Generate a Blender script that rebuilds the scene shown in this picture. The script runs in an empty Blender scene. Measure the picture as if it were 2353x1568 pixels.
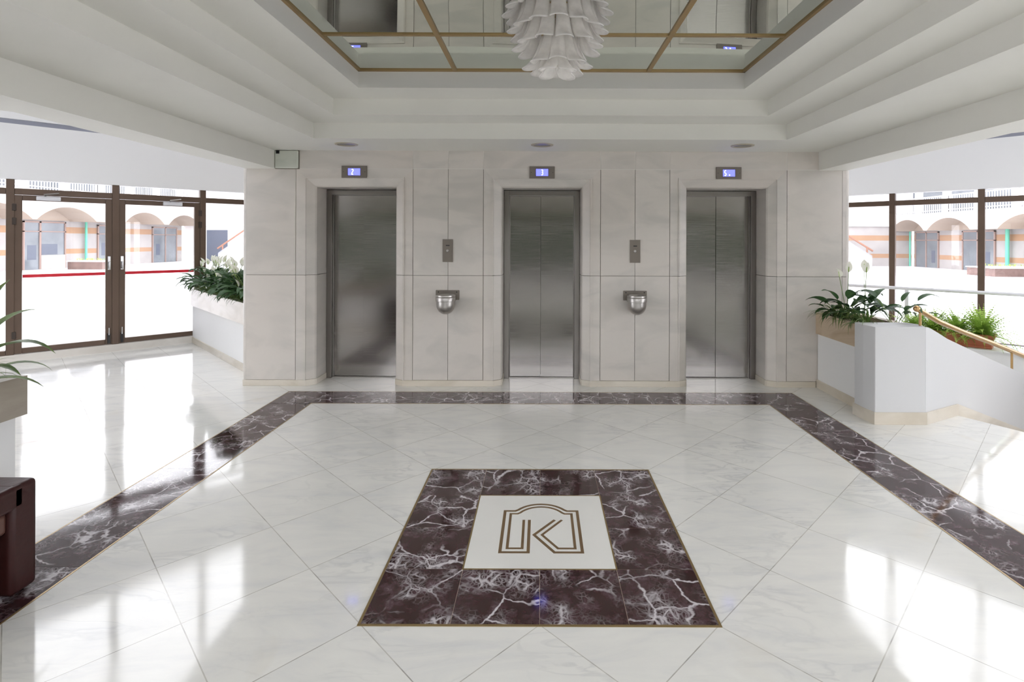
import bpy, bmesh, math, random
from mathutils import Vector, Matrix, noise
random.seed(7)
sc = bpy.context.scene
PI = math.pi
# ------------------------------------------------------------------ camera
cam_d = bpy.data.cameras.new('camera'); cam = bpy.data.objects.new('camera', cam_d)
sc.collection.objects.link(cam); sc.camera = cam
cam.location = (0, 0, 1.6)
cam.rotation_euler = (math.radians(90), 0, 0)
cam.rotation_euler = (Matrix.Rotation(math.radians(90), 4, 'X') @ Matrix.Rotation(0.0035, 4, 'Z')).to_euler()
cam_d.sensor_width = 36.0
cam_d.lens = 1225.0 / 2353 * 36
cam_d.shift_x = -66.5 / 2353
cam_d.shift_y = -232.0 / 2353
cam_d.clip_end = 300
# ------------------------------------------------------------------ world, exposure
w = bpy.data.worlds.new('sky'); sc.world = w; w.use_nodes = True
bg = w.node_tree.nodes['Background']
bg.inputs[0].default_value = (0.945, 0.965, 1.0, 1); bg.inputs[1].default_value = 2.2
sc.view_settings.view_transform = 'Standard'; sc.view_settings.look = 'None'
sc.view_settings.gamma = 1.0; sc.view_settings.use_curve_mapping = False
sc.view_settings.exposure = 1.64
sc.cycles.use_denoising = True
sc.cycles.max_bounces = 10; sc.cycles.diffuse_bounces = 6; sc.cycles.glossy_bounces = 5
sc.cycles.transparent_max_bounces = 24; sc.cycles.sample_clamp_indirect = 6
sc.cycles.caustics_reflective = False; sc.cycles.caustics_refractive = False

# ------------------------------------------------------------------ helpers
COL = sc.collection
class MB:
    def __init__(s): s.v = []; s.f = []; s.m = []; s.mi = 0
    def add(s, vs, fs):
        n = len(s.v); s.v += [tuple(p) for p in vs]
        for f in fs: s.f.append([n + i for i in f]); s.m.append(s.mi)
        return s
    def box(s, x0, x1, y0, y1, z0, z1):
        return s.add([(x0,y0,z0),(x1,y0,z0),(x1,y1,z0),(x0,y1,z0),(x0,y0,z1),(x1,y0,z1),(x1,y1,z1),(x0,y1,z1)],
                     [(0,3,2,1),(4,5,6,7),(0,1,5,4),(1,2,6,5),(2,3,7,6),(3,0,4,7)])
    def prism(s, poly, z0, z1):
        n = len(poly); a = sum(poly[i][0]*poly[(i+1)%n][1]-poly[(i+1)%n][0]*poly[i][1] for i in range(n))
        if a < 0: poly = poly[::-1]
        vs = [(x,y,z0) for x,y in poly] + [(x,y,z1) for x,y in poly]
        return s.add(vs, [tuple(range(n-1,-1,-1)), tuple(range(n,2*n))] + [(i,(i+1)%n,n+(i+1)%n,n+i) for i in range(n)])
    def fbox(s, F, t0, t1, n0, n1, z0, z1):       # box in a wall frame: along t, out n
        p = [F(t0,n0),F(t1,n0),F(t1,n1),F(t0,n1)]
        return s.prism(p, z0, z1)
    def quad(s, *p): return s.add(p, [tuple(range(len(p)))])
    def tube(s, pts, r, seg=12, cap=True):
        pts = [Vector(p) for p in pts]; n = len(pts); rs = r if isinstance(r, (list,tuple)) else [r]*n
        base = len(s.v); up = None; vs = []; fs = []
        for i, p in enumerate(pts):
            d = (pts[min(i+1,n-1)] - pts[max(i-1,0)]).normalized()
            if up is None:
                up = d.cross(Vector((0,0,1)) if abs(d.z) < .9 else Vector((1,0,0))).normalized()
            up = (up - d*up.dot(d)).normalized(); o = d.cross(up)
            for k in range(seg):
                a = 2*PI*k/seg; vs.append(p + rs[i]*(math.cos(a)*up + math.sin(a)*o))
        for i in range(n-1):
            for k in range(seg):
                a = i*seg+k; b = i*seg+(k+1)%seg; fs.append((a,b,b+seg,a+seg))
        if cap: fs.append(tuple(range(seg-1,-1,-1))); fs.append(tuple((n-1)*seg+k for k in range(seg)))
        return s.add(vs, fs)
    def lathe(s, prof, c=(0,0,0), seg=32, axis='z'):
        vs = []; fs = []; n = len(prof)
        for r, z in prof:
            for k in range(seg):
                a = 2*PI*k/seg
                if axis == 'z': vs.append((c[0]+r*math.cos(a), c[1]+r*math.sin(a), c[2]+z))
                else: vs.append((c[0]+r*math.cos(a), c[1]+z, c[2]+r*math.sin(a)))
        for i in range(n-1):
            for k in range(seg):
                a = i*seg+k; b = i*seg+(k+1)%seg; fs.append((a,b,b+seg,a+seg))
        return s.add(vs, fs)
    def stroke(s, pts, wd, z0, z1, plane='xy', y=0, closed=False):
        n = len(pts); L = []; R = []
        P = [Vector(p) for p in pts]
        for i in range(n):
            a = P[i]-P[i-1] if (i > 0 or closed) else P[1]-P[0]
            b = P[(i+1)%n]-P[i] if (i < n-1 or closed) else P[-1]-P[-2]
            a = a.normalized(); b = b.normalized()
            na = Vector((-a.y,a.x)); nb = Vector((-b.y,b.x)); m = (na+nb)
            m = m.normalized() if m.length > 1e-6 else na
            k = wd/2/max(.35, m.dot(na)); L.append(P[i]+m*k); R.append(P[i]-m*k)
        e = n if closed else n-1
        for i in range(e):
            j = (i+1)%n; q = [R[i],R[j],L[j],L[i]]
            if plane == 'xy': s.prism([(p.x,p.y) for p in q], z0, z1)
            else:           # plane xz, depth y z0..z1
                s.add([(p.x,z0,p.y) for p in q]+[(p.x,z1,p.y) for p in q],[(0,1,2,3),(7,6,5,4),(0,4,5,1),(1,5,6,2),(2,6,7,3),(3,7,4,0)])
        return s
def tag(o, label=None, cat=None, group=None, kind=None):
    if label: o['label'] = label
    if cat: o['category'] = cat
    if group: o['group'] = group
    if kind: o['kind'] = kind
    return o
def thing(name, loc, label, cat, group=None, rz=0, kind=None):
    o = bpy.data.objects.new(name, None); COL.objects.link(o); o.location = loc; o.rotation_euler = (0,0,rz)
    o.empty_display_size = .1
    WL[o.name] = Vector(loc)
    return tag(o, label, cat, group, kind)
WL = {}
def obj(name, mb, mats, parent=None, smooth=False, local=False, bevel=0, seg=2, label=None, angle=40, solid=0):
    me = bpy.data.meshes.new(name); me.from_pydata(mb.v, [], mb.f)
    mats = mats if isinstance(mats, (list,tuple)) else [mats]
    for m in mats: me.materials.append(m)
    if len(mats) > 1: me.polygons.foreach_set('material_index', mb.m)
    o = bpy.data.objects.new(name, me); COL.objects.link(o)
    if local: off = Vector((0,0,0)); base = WL[parent.name] if parent else Vector((0,0,0))
    else:
        base = WL[parent.name] if parent else Vector((0,0,0))
        xs = [v.co.x for v in me.vertices]; ys = [v.co.y for v in me.vertices]; zs = [v.co.z for v in me.vertices]
        off = Vector(((min(xs)+max(xs))/2, (min(ys)+max(ys))/2, min(zs)))
        me.transform(Matrix.Translation(-off))
    o.location = (off - base) if not local else (0,0,0)
    if parent: o.parent = parent
    WL[o.name] = off if not local else base
    if smooth:
        bm = bmesh.new(); bm.from_mesh(me); bmesh.ops.recalc_face_normals(bm, faces=bm.faces[:])
        for f in bm.faces: f.smooth = True
        for e in bm.edges:
            if len(e.link_faces) == 2 and e.calc_face_angle(0) > math.radians(angle): e.smooth = False
        bm.to_mesh(me); bm.free()
    if solid:
        md = o.modifiers.new('s','SOLIDIFY'); md.thickness = solid; md.offset = 0
    if bevel:
        md = o.modifiers.new('b','BEVEL'); md.width = bevel; md.segments = seg; md.limit_method = 'ANGLE'; md.angle_limit = math.radians(35); md.harden_normals = False
    if label: o['label'] = label
    return o
def struct(name, mb, mats, parent=None, **k):
    o = obj(name, mb, mats, parent, **k)
    if parent is None: o['kind'] = 'structure'
    return o
def ch_of(o): return [c for c in bpy.data.objects if c.parent == o]
def dup(o, loc=None, rz=None, label=None, group=None, parent=None, top=True):
    kids = ch_of(o); c = o.copy(); COL.objects.link(c)
    if top:
        if loc is not None: c.location = loc
        if rz is not None: c.rotation_euler = (0,0,rz)
        if label: c['label'] = label
        if group: c['group'] = group
    else: c.parent = parent
    for k in kids: dup(k, parent=c, top=False)
    return c
# ------------------------------------------------------------------ materials
def srgb(r,g,b):
    f = lambda c: (c/255/12.92 if c/255 <= .04045 else ((c/255+.055)/1.055)**2.4)
    return (f(r),f(g),f(b),1)
class NT:
    def __init__(s, name):
        s.mat = bpy.data.materials.new(name); s.mat.use_nodes = True; s.t = s.mat.node_tree
        s.b = s.t.nodes['Principled BSDF']; s.out = s.t.nodes['Material Output']
    def n(s, typ, **k):
        o = s.t.nodes.new(typ)
        for a, v in k.items():
            if a.startswith('i_'):
                key = a[2:]; key = int(key) if key.isdigit() else key
                if hasattr(v, 'is_output') or isinstance(v, bpy.types.NodeSocket): s.t.links.new(v, o.inputs[key])
                else: o.inputs[key].default_value = v
            else: setattr(o, a, v)
        return o
    def l(s, a, b): s.t.links.new(a, b)
    def math(s, op, a, b=None, c=None):
        o = s.n('ShaderNodeMath', operation=op)
        for i, v in enumerate((a,b,c)):
            if v is None: continue
            if isinstance(v, (int,float)): o.inputs[i].default_value = v
            else: s.l(v, o.inputs[i])
        return o.outputs[0]
    def mix(s, f, a, b):
        o = s.n('ShaderNodeMix', data_type='RGBA')
        for i, v in ((0,f),(6,a),(7,b)):
            if isinstance(v, (int,float,tuple)): o.inputs[i].default_value = v
            else: s.l(v, o.inputs[i])
        return o.outputs[2]
    def ramp(s, v, stops):
        o = s.n('ShaderNodeValToRGB'); s.l(v, o.inputs[0]); e = o.color_ramp.elements
        while len(e) < len(stops): e.new(.5)
        for i, (p, c) in enumerate(stops):
            e[i].position = p; e[i].color = c if isinstance(c, tuple) else (c,c,c,1)
        return o.outputs[0]
def pbr(name, col, rough=.5, metal=0, spec=.5, noise_amt=0, noise_scale=8, bump=0, coat=0, aniso=0):
    m = NT(name); m.b.inputs['Roughness'].default_value = rough; m.b.inputs['Metallic'].default_value = metal
    m.b.inputs['Specular IOR Level'].default_value = spec; m.b.inputs['Coat Weight'].default_value = coat
    m.b.inputs['Coat Roughness'].default_value = .1
    m.b.inputs['Anisotropic'].default_value = aniso
    m.b.inputs['Base Color'].default_value = col
    if noise_amt or bump:
        tc = m.n('ShaderNodeTexCoord'); nz = m.n('ShaderNodeTexNoise', i_Scale=float(noise_scale), i_Detail=5.0); m.l(tc.outputs['Object'], nz.inputs['Vector'])
        if noise_amt:
            dk = tuple(c*(1-noise_amt) for c in col[:3])+(1,); lt = tuple(min(1,c*(1+noise_amt*.6)) for c in col[:3])+(1,)
            m.l(m.ramp(nz.outputs[0], [(.3,dk),(.7,lt)]), m.b.inputs['Base Color'])
        if bump:
            b = m.n('ShaderNodeBump', i_Strength=bump, i_Distance=.01); m.l(nz.outputs[0], b.inputs['Height']); m.l(b.outputs[0], m.b.inputs['Normal'])
    return m.mat
def marble_wall(name, light, dark, warm, rough=.3):
    m = NT(name); tc = m.n('ShaderNodeTexCoord'); geo = m.n('ShaderNodeNewGeometry')
    mp = m.n('ShaderNodeVectorMath', operation='MULTIPLY_ADD'); m.l(geo.outputs['Random Per Island'], mp.inputs[0]); mp.inputs[1].default_value = (31,17,23)
    m.l(geo.outputs['Position'], mp.inputs[2])
    rot = m.n('ShaderNodeMapping'); rot.inputs['Rotation'].default_value = (0,.7,0); rot.inputs['Scale'].default_value = (1.2,1,3.2); m.l(mp.outputs[0], rot.inputs[0])
    n1 = m.n('ShaderNodeTexNoise', i_Scale=1.1, i_Detail=7.0, i_Distortion=1.3); m.l(rot.outputs[0], n1.inputs['Vector'])
    n2 = m.n('ShaderNodeTexNoise', i_Scale=3.0, i_Detail=8.0, i_Distortion=2.2); m.l(rot.outputs[0], n2.inputs['Vector'])
    a = m.ramp(n1.outputs[0], [(.33,dark),(.55,light),(.8,light)])
    vein = m.ramp(n2.outputs[0], [(.0,0.),(.5,0.),(.545,1.),(.59,0.)])
    v = m.math('MULTIPLY', vein, .10)
    c = m.mix(v, a, dark)
    n3 = m.n('ShaderNodeTexNoise', i_Scale=.7, i_Detail=3.0); m.l(mp.outputs[0], n3.inputs['Vector'])
    c = m.mix(m.ramp(n3.outputs[0], [(.4,0.),(.75,.5)]), c, warm)
    m.l(c, m.b.inputs['Base Color']); m.b.inputs['Roughness'].default_value = rough
    return m.mat
def floor_marble():
    m = NT('white_floor_marble'); geo = m.n('ShaderNodeNewGeometry'); sep = m.n('ShaderNodeSeparateXYZ'); m.l(geo.outputs['Position'], sep.inputs[0])
    X, Y = sep.outputs[0], sep.outputs[1]; d = .745
    y = m.math('SUBTRACT', Y, 2.96)
    u = m.math('DIVIDE', m.math('ADD', X, y), d); v = m.math('DIVIDE', m.math('SUBTRACT', X, y), d)
    def line(q, wd): # 1 on the joint
        f = m.math('ABSOLUTE', m.math('SUBTRACT', m.math('FRACT', m.math('ADD', q, .5)), .5))
        return m.math('LESS_THAN', f, wd)
    g = m.math('MAXIMUM', line(u,.0042), line(v,.0042))
    cid = m.n('ShaderNodeCombineXYZ'); m.l(m.math('FLOOR', u), cid.inputs[0]); m.l(m.math('FLOOR', v), cid.inputs[1])
    wn = m.n('ShaderNodeTexWhiteNoise'); m.l(cid.outputs[0], wn.inputs['Vector'])
    off = m.n('ShaderNodeVectorMath', operation='MULTIPLY_ADD'); m.l(wn.outputs['Color'], off.inputs[0]); off.inputs[1].default_value = (40,40,40); m.l(geo.outputs['Position'], off.inputs[2])
    mp = m.n('ShaderNodeMapping'); mp.inputs['Rotation'].default_value = (0,0,.5); mp.inputs['Scale'].default_value = (1.2,3.6,1); m.l(off.outputs[0], mp.inputs[0])
    n1 = m.n('ShaderNodeTexNoise', i_Scale=1.3, i_Detail=9.0, i_Distortion=1.6, i_Roughness=.6); m.l(mp.outputs[0], n1.inputs['Vector'])
    n2 = m.n('ShaderNodeTexNoise', i_Scale=2.2, i_Detail=8.0, i_Distortion=1.2); m.l(mp.outputs[0], n2.inputs['Vector'])
    base = m.ramp(n1.outputs[0], [(.28, srgb(222,222,220)), (.5, srgb(232,231,226)), (.75, srgb(238,237,231))])
    vein = m.ramp(n2.outputs[0], [(.44,0.),(.49,1.),(.53,0.)])
    big = m.n('ShaderNodeTexNoise', i_Scale=1.1, i_Detail=3.0); m.l(off.outputs[0], big.inputs['Vector'])
    vm = m.math('MULTIPLY', vein, m.ramp(big.outputs[0], [(.45,.0),(.7,.38)]))
    c = m.mix(vm, base, srgb(168,170,172))
    st = m.n('ShaderNodeTexNoise', i_Scale=1.6, i_Detail=4.0, i_Distortion=.6); m.l(geo.outputs['Position'], st.inputs['Vector'])
    c = m.mix(m.ramp(st.outputs[0], [(.66,0.),(.85,.45)]), c, srgb(205,192,165))
    tint = m.math('MULTIPLY', wn.outputs['Value'], .10)
    c = m.mix(tint, c, srgb(196,197,192))
    gn = m.n('ShaderNodeTexNoise', i_Scale=9.0, i_Detail=2.0); m.l(geo.outputs['Position'], gn.inputs['Vector'])
    gc = m.mix(m.ramp(gn.outputs[0], [(.45,0.),(.7,1.)]), srgb(178,174,163), srgb(100,92,80))
    c = m.mix(m.math('MULTIPLY', g, .62), c, gc)
    m.l(c, m.b.inputs['Base Color'])
    rn = m.n('ShaderNodeTexNoise', i_Scale=2.0, i_Detail=6.0); m.l(geo.outputs['Position'], rn.inputs['Vector'])
    m.l(m.ramp(rn.outputs[0], [(.3,.05),(.75,.13)]), m.b.inputs['Roughness'])
    wv = m.n('ShaderNodeTexNoise', i_Scale=1.4, i_Detail=1.0); m.l(geo.outputs['Position'], wv.inputs['Vector'])
    bp = m.n('ShaderNodeBump', i_Strength=.06, i_Distance=.05); m.l(wv.outputs[0], bp.inputs['Height']); m.l(bp.outputs[0], m.b.inputs['Normal'])
    m.b.inputs['IOR'].default_value = 1.55
    return m.mat
def maroon_marble():
    m = NT('maroon_veined_marble'); geo = m.n('ShaderNodeNewGeometry')
    mp = m.n('ShaderNodeVectorMath', operation='MULTIPLY_ADD'); m.l(geo.outputs['Random Per Island'], mp.inputs[0]); mp.inputs[1].default_value = (37,19,29); m.l(geo.outputs['Position'], mp.inputs[2])
    wz = m.n('ShaderNodeTexNoise', i_Scale=5.5, i_Detail=4.0, i_Roughness=.55); m.l(mp.outputs[0], wz.inputs['Vector'])
    dist = m.n('ShaderNodeVectorMath', operation='MULTIPLY_ADD'); m.l(wz.outputs['Color'], dist.inputs[0]); dist.inputs[1].default_value = (.13,.13,.13); m.l(mp.outputs[0], dist.inputs[2])
    def veins(scale, wd):
        vo = m.n('ShaderNodeTexVoronoi', feature='DISTANCE_TO_EDGE', i_Scale=float(scale)); m.l(dist.outputs[0], vo.inputs['Vector'])
        return m.ramp(vo.outputs['Distance'], [(0.,1.),(wd*.35,.85),(wd,0.)])
    mask = m.n('ShaderNodeTexNoise', i_Scale=3.0, i_Detail=4.0); m.l(mp.outputs[0], mask.inputs['Vector'])
    mask2 = m.n('ShaderNodeTexNoise', i_Scale=5.5, i_Detail=5.0); m.l(dist.outputs[0], mask2.inputs['Vector'])
    v1 = m.math('MULTIPLY', veins(5.0,.032), m.ramp(mask.outputs[0], [(.42,0.),(.58,1.)]))
    v2 = m.math('MULTIPLY', veins(15,.11), m.ramp(mask2.outputs[0], [(.53,0.),(.64,.85)]))
    v3 = m.math('MULTIPLY', veins(42,.16), m.ramp(mask2.outputs[0], [(.46,0.),(.68,.42)]))
    v = m.math('MINIMUM', m.math('MAXIMUM', m.math('MAXIMUM', v1, v2), v3), 1.0)
    n4 = m.n('ShaderNodeTexNoise', i_Scale=14.0, i_Detail=8.0, i_Roughness=.7); m.l(dist.outputs[0], n4.inputs['Vector'])
    base = m.ramp(n4.outputs[0], [(.3, srgb(38,18,18)), (.5, srgb(58,34,36)), (.62, srgb(84,62,68)), (.78, srgb(140,124,132))])
    c = m.mix(v, base, srgb(214,208,212)); m.l(c, m.b.inputs['Base Color'])
    m.b.inputs['Roughness'].default_value = .07; m.b.inputs['IOR'].default_value = 1.5
    return m.mat
def glass_mat(name, tint=(.93,.96,.95,1), refl=.9):
    m = NT(name); m.t.nodes.remove(m.b)
    tr = m.n('ShaderNodeBsdfTransparent'); tr.inputs[0].default_value = tint
    gl = m.n('ShaderNodeBsdfGlossy'); gl.inputs['Roughness'].default_value = .01; gl.inputs[0].default_value = (refl,refl,refl,1)
    fr = m.n('ShaderNodeFresnel', i_IOR=1.45)
    mx = m.n('ShaderNodeMixShader'); m.l(fr.outputs[0], mx.inputs[0]); m.l(tr.outputs[0], mx.inputs[1]); m.l(gl.outputs[0], mx.inputs[2]); m.l(mx.outputs[0], m.out.inputs[0])
    return m.mat
def petal_mat():
    m = NT('milky_glass'); m.t.nodes.remove(m.b)
    p = m.n('ShaderNodeBsdfPrincipled'); p.inputs['Base Color'].default_value = (.92,.905,.88,1); p.inputs['Roughness'].default_value = .12; p.inputs['Coat Weight'].default_value = .5
    t = m.n('ShaderNodeBsdfTranslucent'); t.inputs[0].default_value = (.96,.945,.92,1)
    tr = m.n('ShaderNodeBsdfTransparent'); tr.inputs[0].default_value = (.97,.97,.96,1)
    m1 = m.n('ShaderNodeMixShader', i_0=.5); m.l(p.outputs[0], m1.inputs[1]); m.l(t.outputs[0], m1.inputs[2])
    m2 = m.n('ShaderNodeMixShader'); m.l(m1.outputs[0], m2.inputs[1]); m.l(tr.outputs[0], m2.inputs[2])
    tc = m.n('ShaderNodeTexCoord'); nz = m.n('ShaderNodeTexNoise', i_Scale=18.0, i_Detail=3.0); m.l(tc.outputs['Object'], nz.inputs['Vector'])
    m.l(m.ramp(nz.outputs[0], [(.35,.05),(.7,.20)]), m2.inputs[0]); m.l(m2.outputs[0], m.out.inputs[0])
    return m.mat
def leaf_mat(name, a, b, trans=.35, rough=.35):
    m = NT(name); tc = m.n('ShaderNodeTexCoord'); nz = m.n('ShaderNodeTexNoise', i_Scale=7.0, i_Detail=4.0); m.l(tc.outputs['Object'], nz.inputs['Vector'])
    c = m.ramp(nz.outputs[0], [(.3,a),(.7,b)]); m.l(c, m.b.inputs['Base Color']); m.b.inputs['Roughness'].default_value = rough
    t = m.n('ShaderNodeBsdfTranslucent'); m.l(c, t.inputs[0]); mx = m.n('ShaderNodeMixShader', i_0=trans)
    m.l(m.b.outputs[0], mx.inputs[1]); m.l(t.outputs[0], mx.inputs[2]); m.l(mx.outputs[0], m.out.inputs[0])
    return m.mat
def emis(name, col, s):
    m = NT(name); m.b.inputs['Base Color'].default_value = (0,0,0,1); m.b.inputs['Emission Color'].default_value = col; m.b.inputs['Emission Strength'].default_value = s
    return m.mat
def steel_mat():
    m = NT('brushed_steel'); tc = m.n('ShaderNodeTexCoord'); mp = m.n('ShaderNodeMapping'); mp.inputs['Scale'].default_value = (2,2,260); m.l(tc.outputs['Object'], mp.inputs[0])
    nz = m.n('ShaderNodeTexNoise', i_Scale=1.0, i_Detail=4.0); m.l(mp.outputs[0], nz.inputs['Vector'])
    m.l(m.ramp(nz.outputs[0], [(.3,.13),(.7,.19)]), m.b.inputs['Roughness'])
    m.l(m.ramp(nz.outputs[0], [(.3,(.27,.255,.24,1)),(.7,(.33,.31,.295,1))]), m.b.inputs['Base Color'])
    big = m.n('ShaderNodeTexNoise', i_Scale=2.6, i_Detail=1.0); m.l(tc.outputs['Object'], big.inputs['Vector'])
    bp = m.n('ShaderNodeBump', i_Strength=.15, i_Distance=.01); m.l(big.outputs[0], bp.inputs['Height']); m.l(bp.outputs[0], m.b.inputs['Normal'])
    m.b.inputs['Metallic'].default_value = 1.0
    return m.mat
def striped_wall():
    m = NT('striped_facade'); geo = m.n('ShaderNodeNewGeometry'); sep = m.n('ShaderNodeSeparateXYZ'); m.l(geo.outputs['Position'], sep.inputs[0]); Z = sep.outputs[2]; X = sep.outputs[0]
    Zs = m.math('ADD', Z, m.math('MULTIPLY', m.math('GREATER_THAN', X, 0.0), .24))
    def band(a, b): return m.math('MULTIPLY', m.math('GREATER_THAN', Zs, a), m.math('LESS_THAN', Zs, b))
    g = m.math('ADD', band(1.88,2.22), band(.76,1.03))
    nz = m.n('ShaderNodeTexNoise', i_Scale=1.2, i_Detail=5.0); m.l(geo.outputs['Position'], nz.inputs['Vector'])
    wh = m.ramp(nz.outputs[0], [(.3, srgb(156,152,151)), (.7, srgb(168,164,162))]); og = m.ramp(nz.outputs[0], [(.3, srgb(158,124,98)), (.7, srgb(168,136,110))])
    m.l(m.mix(g, wh, og), m.b.inputs['Base Color']); m.b.inputs['Roughness'].default_value = .8
    return m.mat
def plaza_mat():
    m = NT('plaza_paving'); geo = m.n('ShaderNodeNewGeometry')
    mp = m.n('ShaderNodeMapping'); mp.inputs['Scale'].default_value = (.25,2.2,1); m.l(geo.outputs['Position'], mp.inputs[0])
    nz = m.n('ShaderNodeTexNoise', i_Scale=.8, i_Detail=5.0); m.l(mp.outputs[0], nz.inputs['Vector'])
    br = m.n('ShaderNodeTexBrick', i_Scale=1.0); m.l(geo.outputs['Position'], br.inputs['Vector']); br.inputs['Color1'].default_value = (1,1,1,1); br.inputs['Color2'].default_value = (.94,.94,.95,1); br.inputs['Mortar'].default_value = (.8,.8,.8,1); br.inputs['Mortar Size'].default_value = .01
    c = m.ramp(nz.outputs[0], [(.35, srgb(206,204,210)), (.6, srgb(226,224,226))])
    mu = m.n('ShaderNodeMix', data_type='RGBA', blend_type='MULTIPLY'); mu.inputs[0].default_value = 1; m.l(c, mu.inputs[6]); m.l(br.outputs[0], mu.inputs[7])
    m.l(mu.outputs[2], m.b.inputs['Base Color']); m.b.inputs['Roughness'].default_value = .6
    return m.mat
M = dict(
 floor=floor_marble(), maroon=maroon_marble(),
 wall=marble_wall('grey_wall_marble', srgb(212,206,199), srgb(198,194,188), srgb(210,200,191)),
 cream=marble_wall('cream_marble', srgb(216,209,198), srgb(198,190,176), srgb(210,197,176), .35), kerb=marble_wall('kerb_marble', srgb(226,223,218), srgb(208,204,198), srgb(218,208,194), .3),
 tan=marble_wall('tan_planter_stone', srgb(208,190,166), srgb(178,154,124), srgb(196,170,138), .5),
 grey=marble_wall('grey_brown_stone', srgb(176,168,156), srgb(140,130,118), srgb(160,148,132), .5),
 joint=pbr('dark_joint', srgb(118,112,100), .8),
 paint=pbr('white_paint', srgb(224,223,216), .75, noise_amt=.02, noise_scale=2),
 fascia=pbr('bright_white_paint', srgb(238,238,238), .7),
 bronze=pbr('bronze_aluminium', srgb(100,82,69), .38, .35, noise_amt=.1, noise_scale=3),
 bronze_dark=pbr('dark_bronze', srgb(62,52,46), .4, .3),
 steel=steel_mat(), steel_frame=pbr('steel_frame', (.27,.25,.235,1), .28, 1.0),
 bowl=pbr('satin_steel', (.42,.40,.38,1), .34, 1.0), plate=pbr('grey_steel_plate', srgb(124,116,107), .45, .3),
 dark=pbr('black_slot', srgb(20,20,20), .5), black=pbr('black_plastic', srgb(30,30,32), .4),
 chrome=pbr('chrome', (.8,.8,.82,1), .12, 1.0), brass=pbr('brass', srgb(196,160,112), .2, .9), brassline=pbr('brass_inlay', srgb(150,128,88), .35, .6),
 gold=pbr('gold_channel', srgb(156,130,86), .38, .35), bronzeline=pbr('bronze_inlay', srgb(128,104,74), .4, .3),
 glass=glass_mat('clear_glass', (.955,.95,.955,1)), petal=petal_mat(),
 leather=pbr('burgundy_leather', srgb(52,22,21), .4, 0, .35, .12, 30, .15), leather2=pbr('brown_leather_cushion', srgb(92,62,54), .4, 0, .5, .1, 30, .1),
 lily=leaf_mat('lily_leaf', srgb(44,70,42), srgb(80,112,70)), fern=leaf_mat('fern_leaf', srgb(128,164,62), srgb(196,222,116), .5, .5),
 stem=leaf_mat('stem', srgb(120,150,80), srgb(150,172,100)), spathe=leaf_mat('white_spathe', srgb(232,232,215), srgb(244,244,232), .4, .5),
 blade=leaf_mat('spider_leaf', srgb(70,98,48), srgb(140,165,92), .4), big=leaf_mat('broad_leaf', srgb(70,92,52), srgb(120,140,80), .4),
 soil=pbr('soil', srgb(60,46,36), .95, noise_amt=.4, noise_scale=30, bump=.6), terra=pbr('terracotta', srgb(176,104,76), .7, noise_amt=.08),
 redtape=pbr('red_tape', srgb(214,28,48), .4), bluescreen=emis('blue_screen', srgb(82,86,255), 1.3), digit=emis('lit_digit', srgb(190,205,255), 1.6),
 rail_white=pbr('white_pipe', srgb(226,226,230), .3), plaster=pbr('cream_plaster', srgb(186,181,176), .8, noise_amt=.03, noise_scale=1.2),
 plaster_w=pbr('white_plaster', srgb(238,236,236), .8, noise_amt=.02), tanplaster=pbr('tan_plaster', srgb(172,158,145), .8), striped=striped_wall(), plaza=plaza_mat(),
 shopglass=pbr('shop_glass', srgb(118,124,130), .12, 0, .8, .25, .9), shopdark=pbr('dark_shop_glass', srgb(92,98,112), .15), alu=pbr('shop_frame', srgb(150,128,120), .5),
 green=pbr('green_pipe', srgb(98,184,160), .4), brownrail=pbr('brown_rail', srgb(150,108,90), .5), brownstone=pbr('brown_stone', srgb(120,98,92), .4, noise_amt=.3, noise_scale=3),
 hedge=pbr('hedge_leaves', srgb(48,62,36), .9, noise_amt=.5, noise_scale=14, bump=1.0), backwall=pbr('brown_panelling', srgb(96,82,68), .45, noise_amt=.12, noise_scale=2), lamp_glass=pbr('lamp_glass', srgb(205,200,190), .3), slot=pbr('grey_slot', srgb(150,152,165), .7),
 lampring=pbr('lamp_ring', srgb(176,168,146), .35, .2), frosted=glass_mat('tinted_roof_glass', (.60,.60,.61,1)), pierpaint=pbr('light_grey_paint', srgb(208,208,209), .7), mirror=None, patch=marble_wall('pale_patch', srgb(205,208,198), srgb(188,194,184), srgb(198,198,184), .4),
)
mm = NT('mirror_glass'); mm.b.inputs['Metallic'].default_value = 1; mm.b.inputs['Roughness'].default_value = .0; mm.b.inputs['Base Color'].default_value = (.76,.80,.73,1)
_t = mm.n('ShaderNodeTexCoord'); _n = mm.n('ShaderNodeTexNoise', i_Scale=1.2, i_Detail=0.0); mm.l(_t.outputs['Object'], _n.inputs['Vector'])
_b = mm.n('ShaderNodeBump', i_Strength=.08, i_Distance=.05); mm.l(_n.outputs[0], _b.inputs['Height']); mm.l(_b.outputs[0], mm.b.inputs['Normal']); M['mirror'] = mm.mat

# ------------------------------------------------------------------ frames of the two diagonal glass walls
S = math.sqrt(.5)
FL = lambda t, n: (-6.84 + S*t + S*n, 6.84 + S*t - S*n)      # left glass wall, n points into the room
FR = lambda t, n: (7.05 - S*t - S*n, 7.05 + S*t - S*n)       # right glass wall
WALLY, H0 = 5.82, 2.57
XL, XR = -3.22, 3.335
# ------------------------------------------------------------------ floor
mb = MB()
outl = [(-10.9,-5.6),(10.9,-5.6),(10.9,3.2),(8.2,5.9),(7.37,5.09),(4.54,3.59),(3.83,4.91),(5.75,5.93),(7.0,7.1),(4.5,9.6),(-4.08,9.6),(-10.9,2.8)]
mb.prism(outl, -.12, 0.0); struct('floor', mb, M['floor'])
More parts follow.
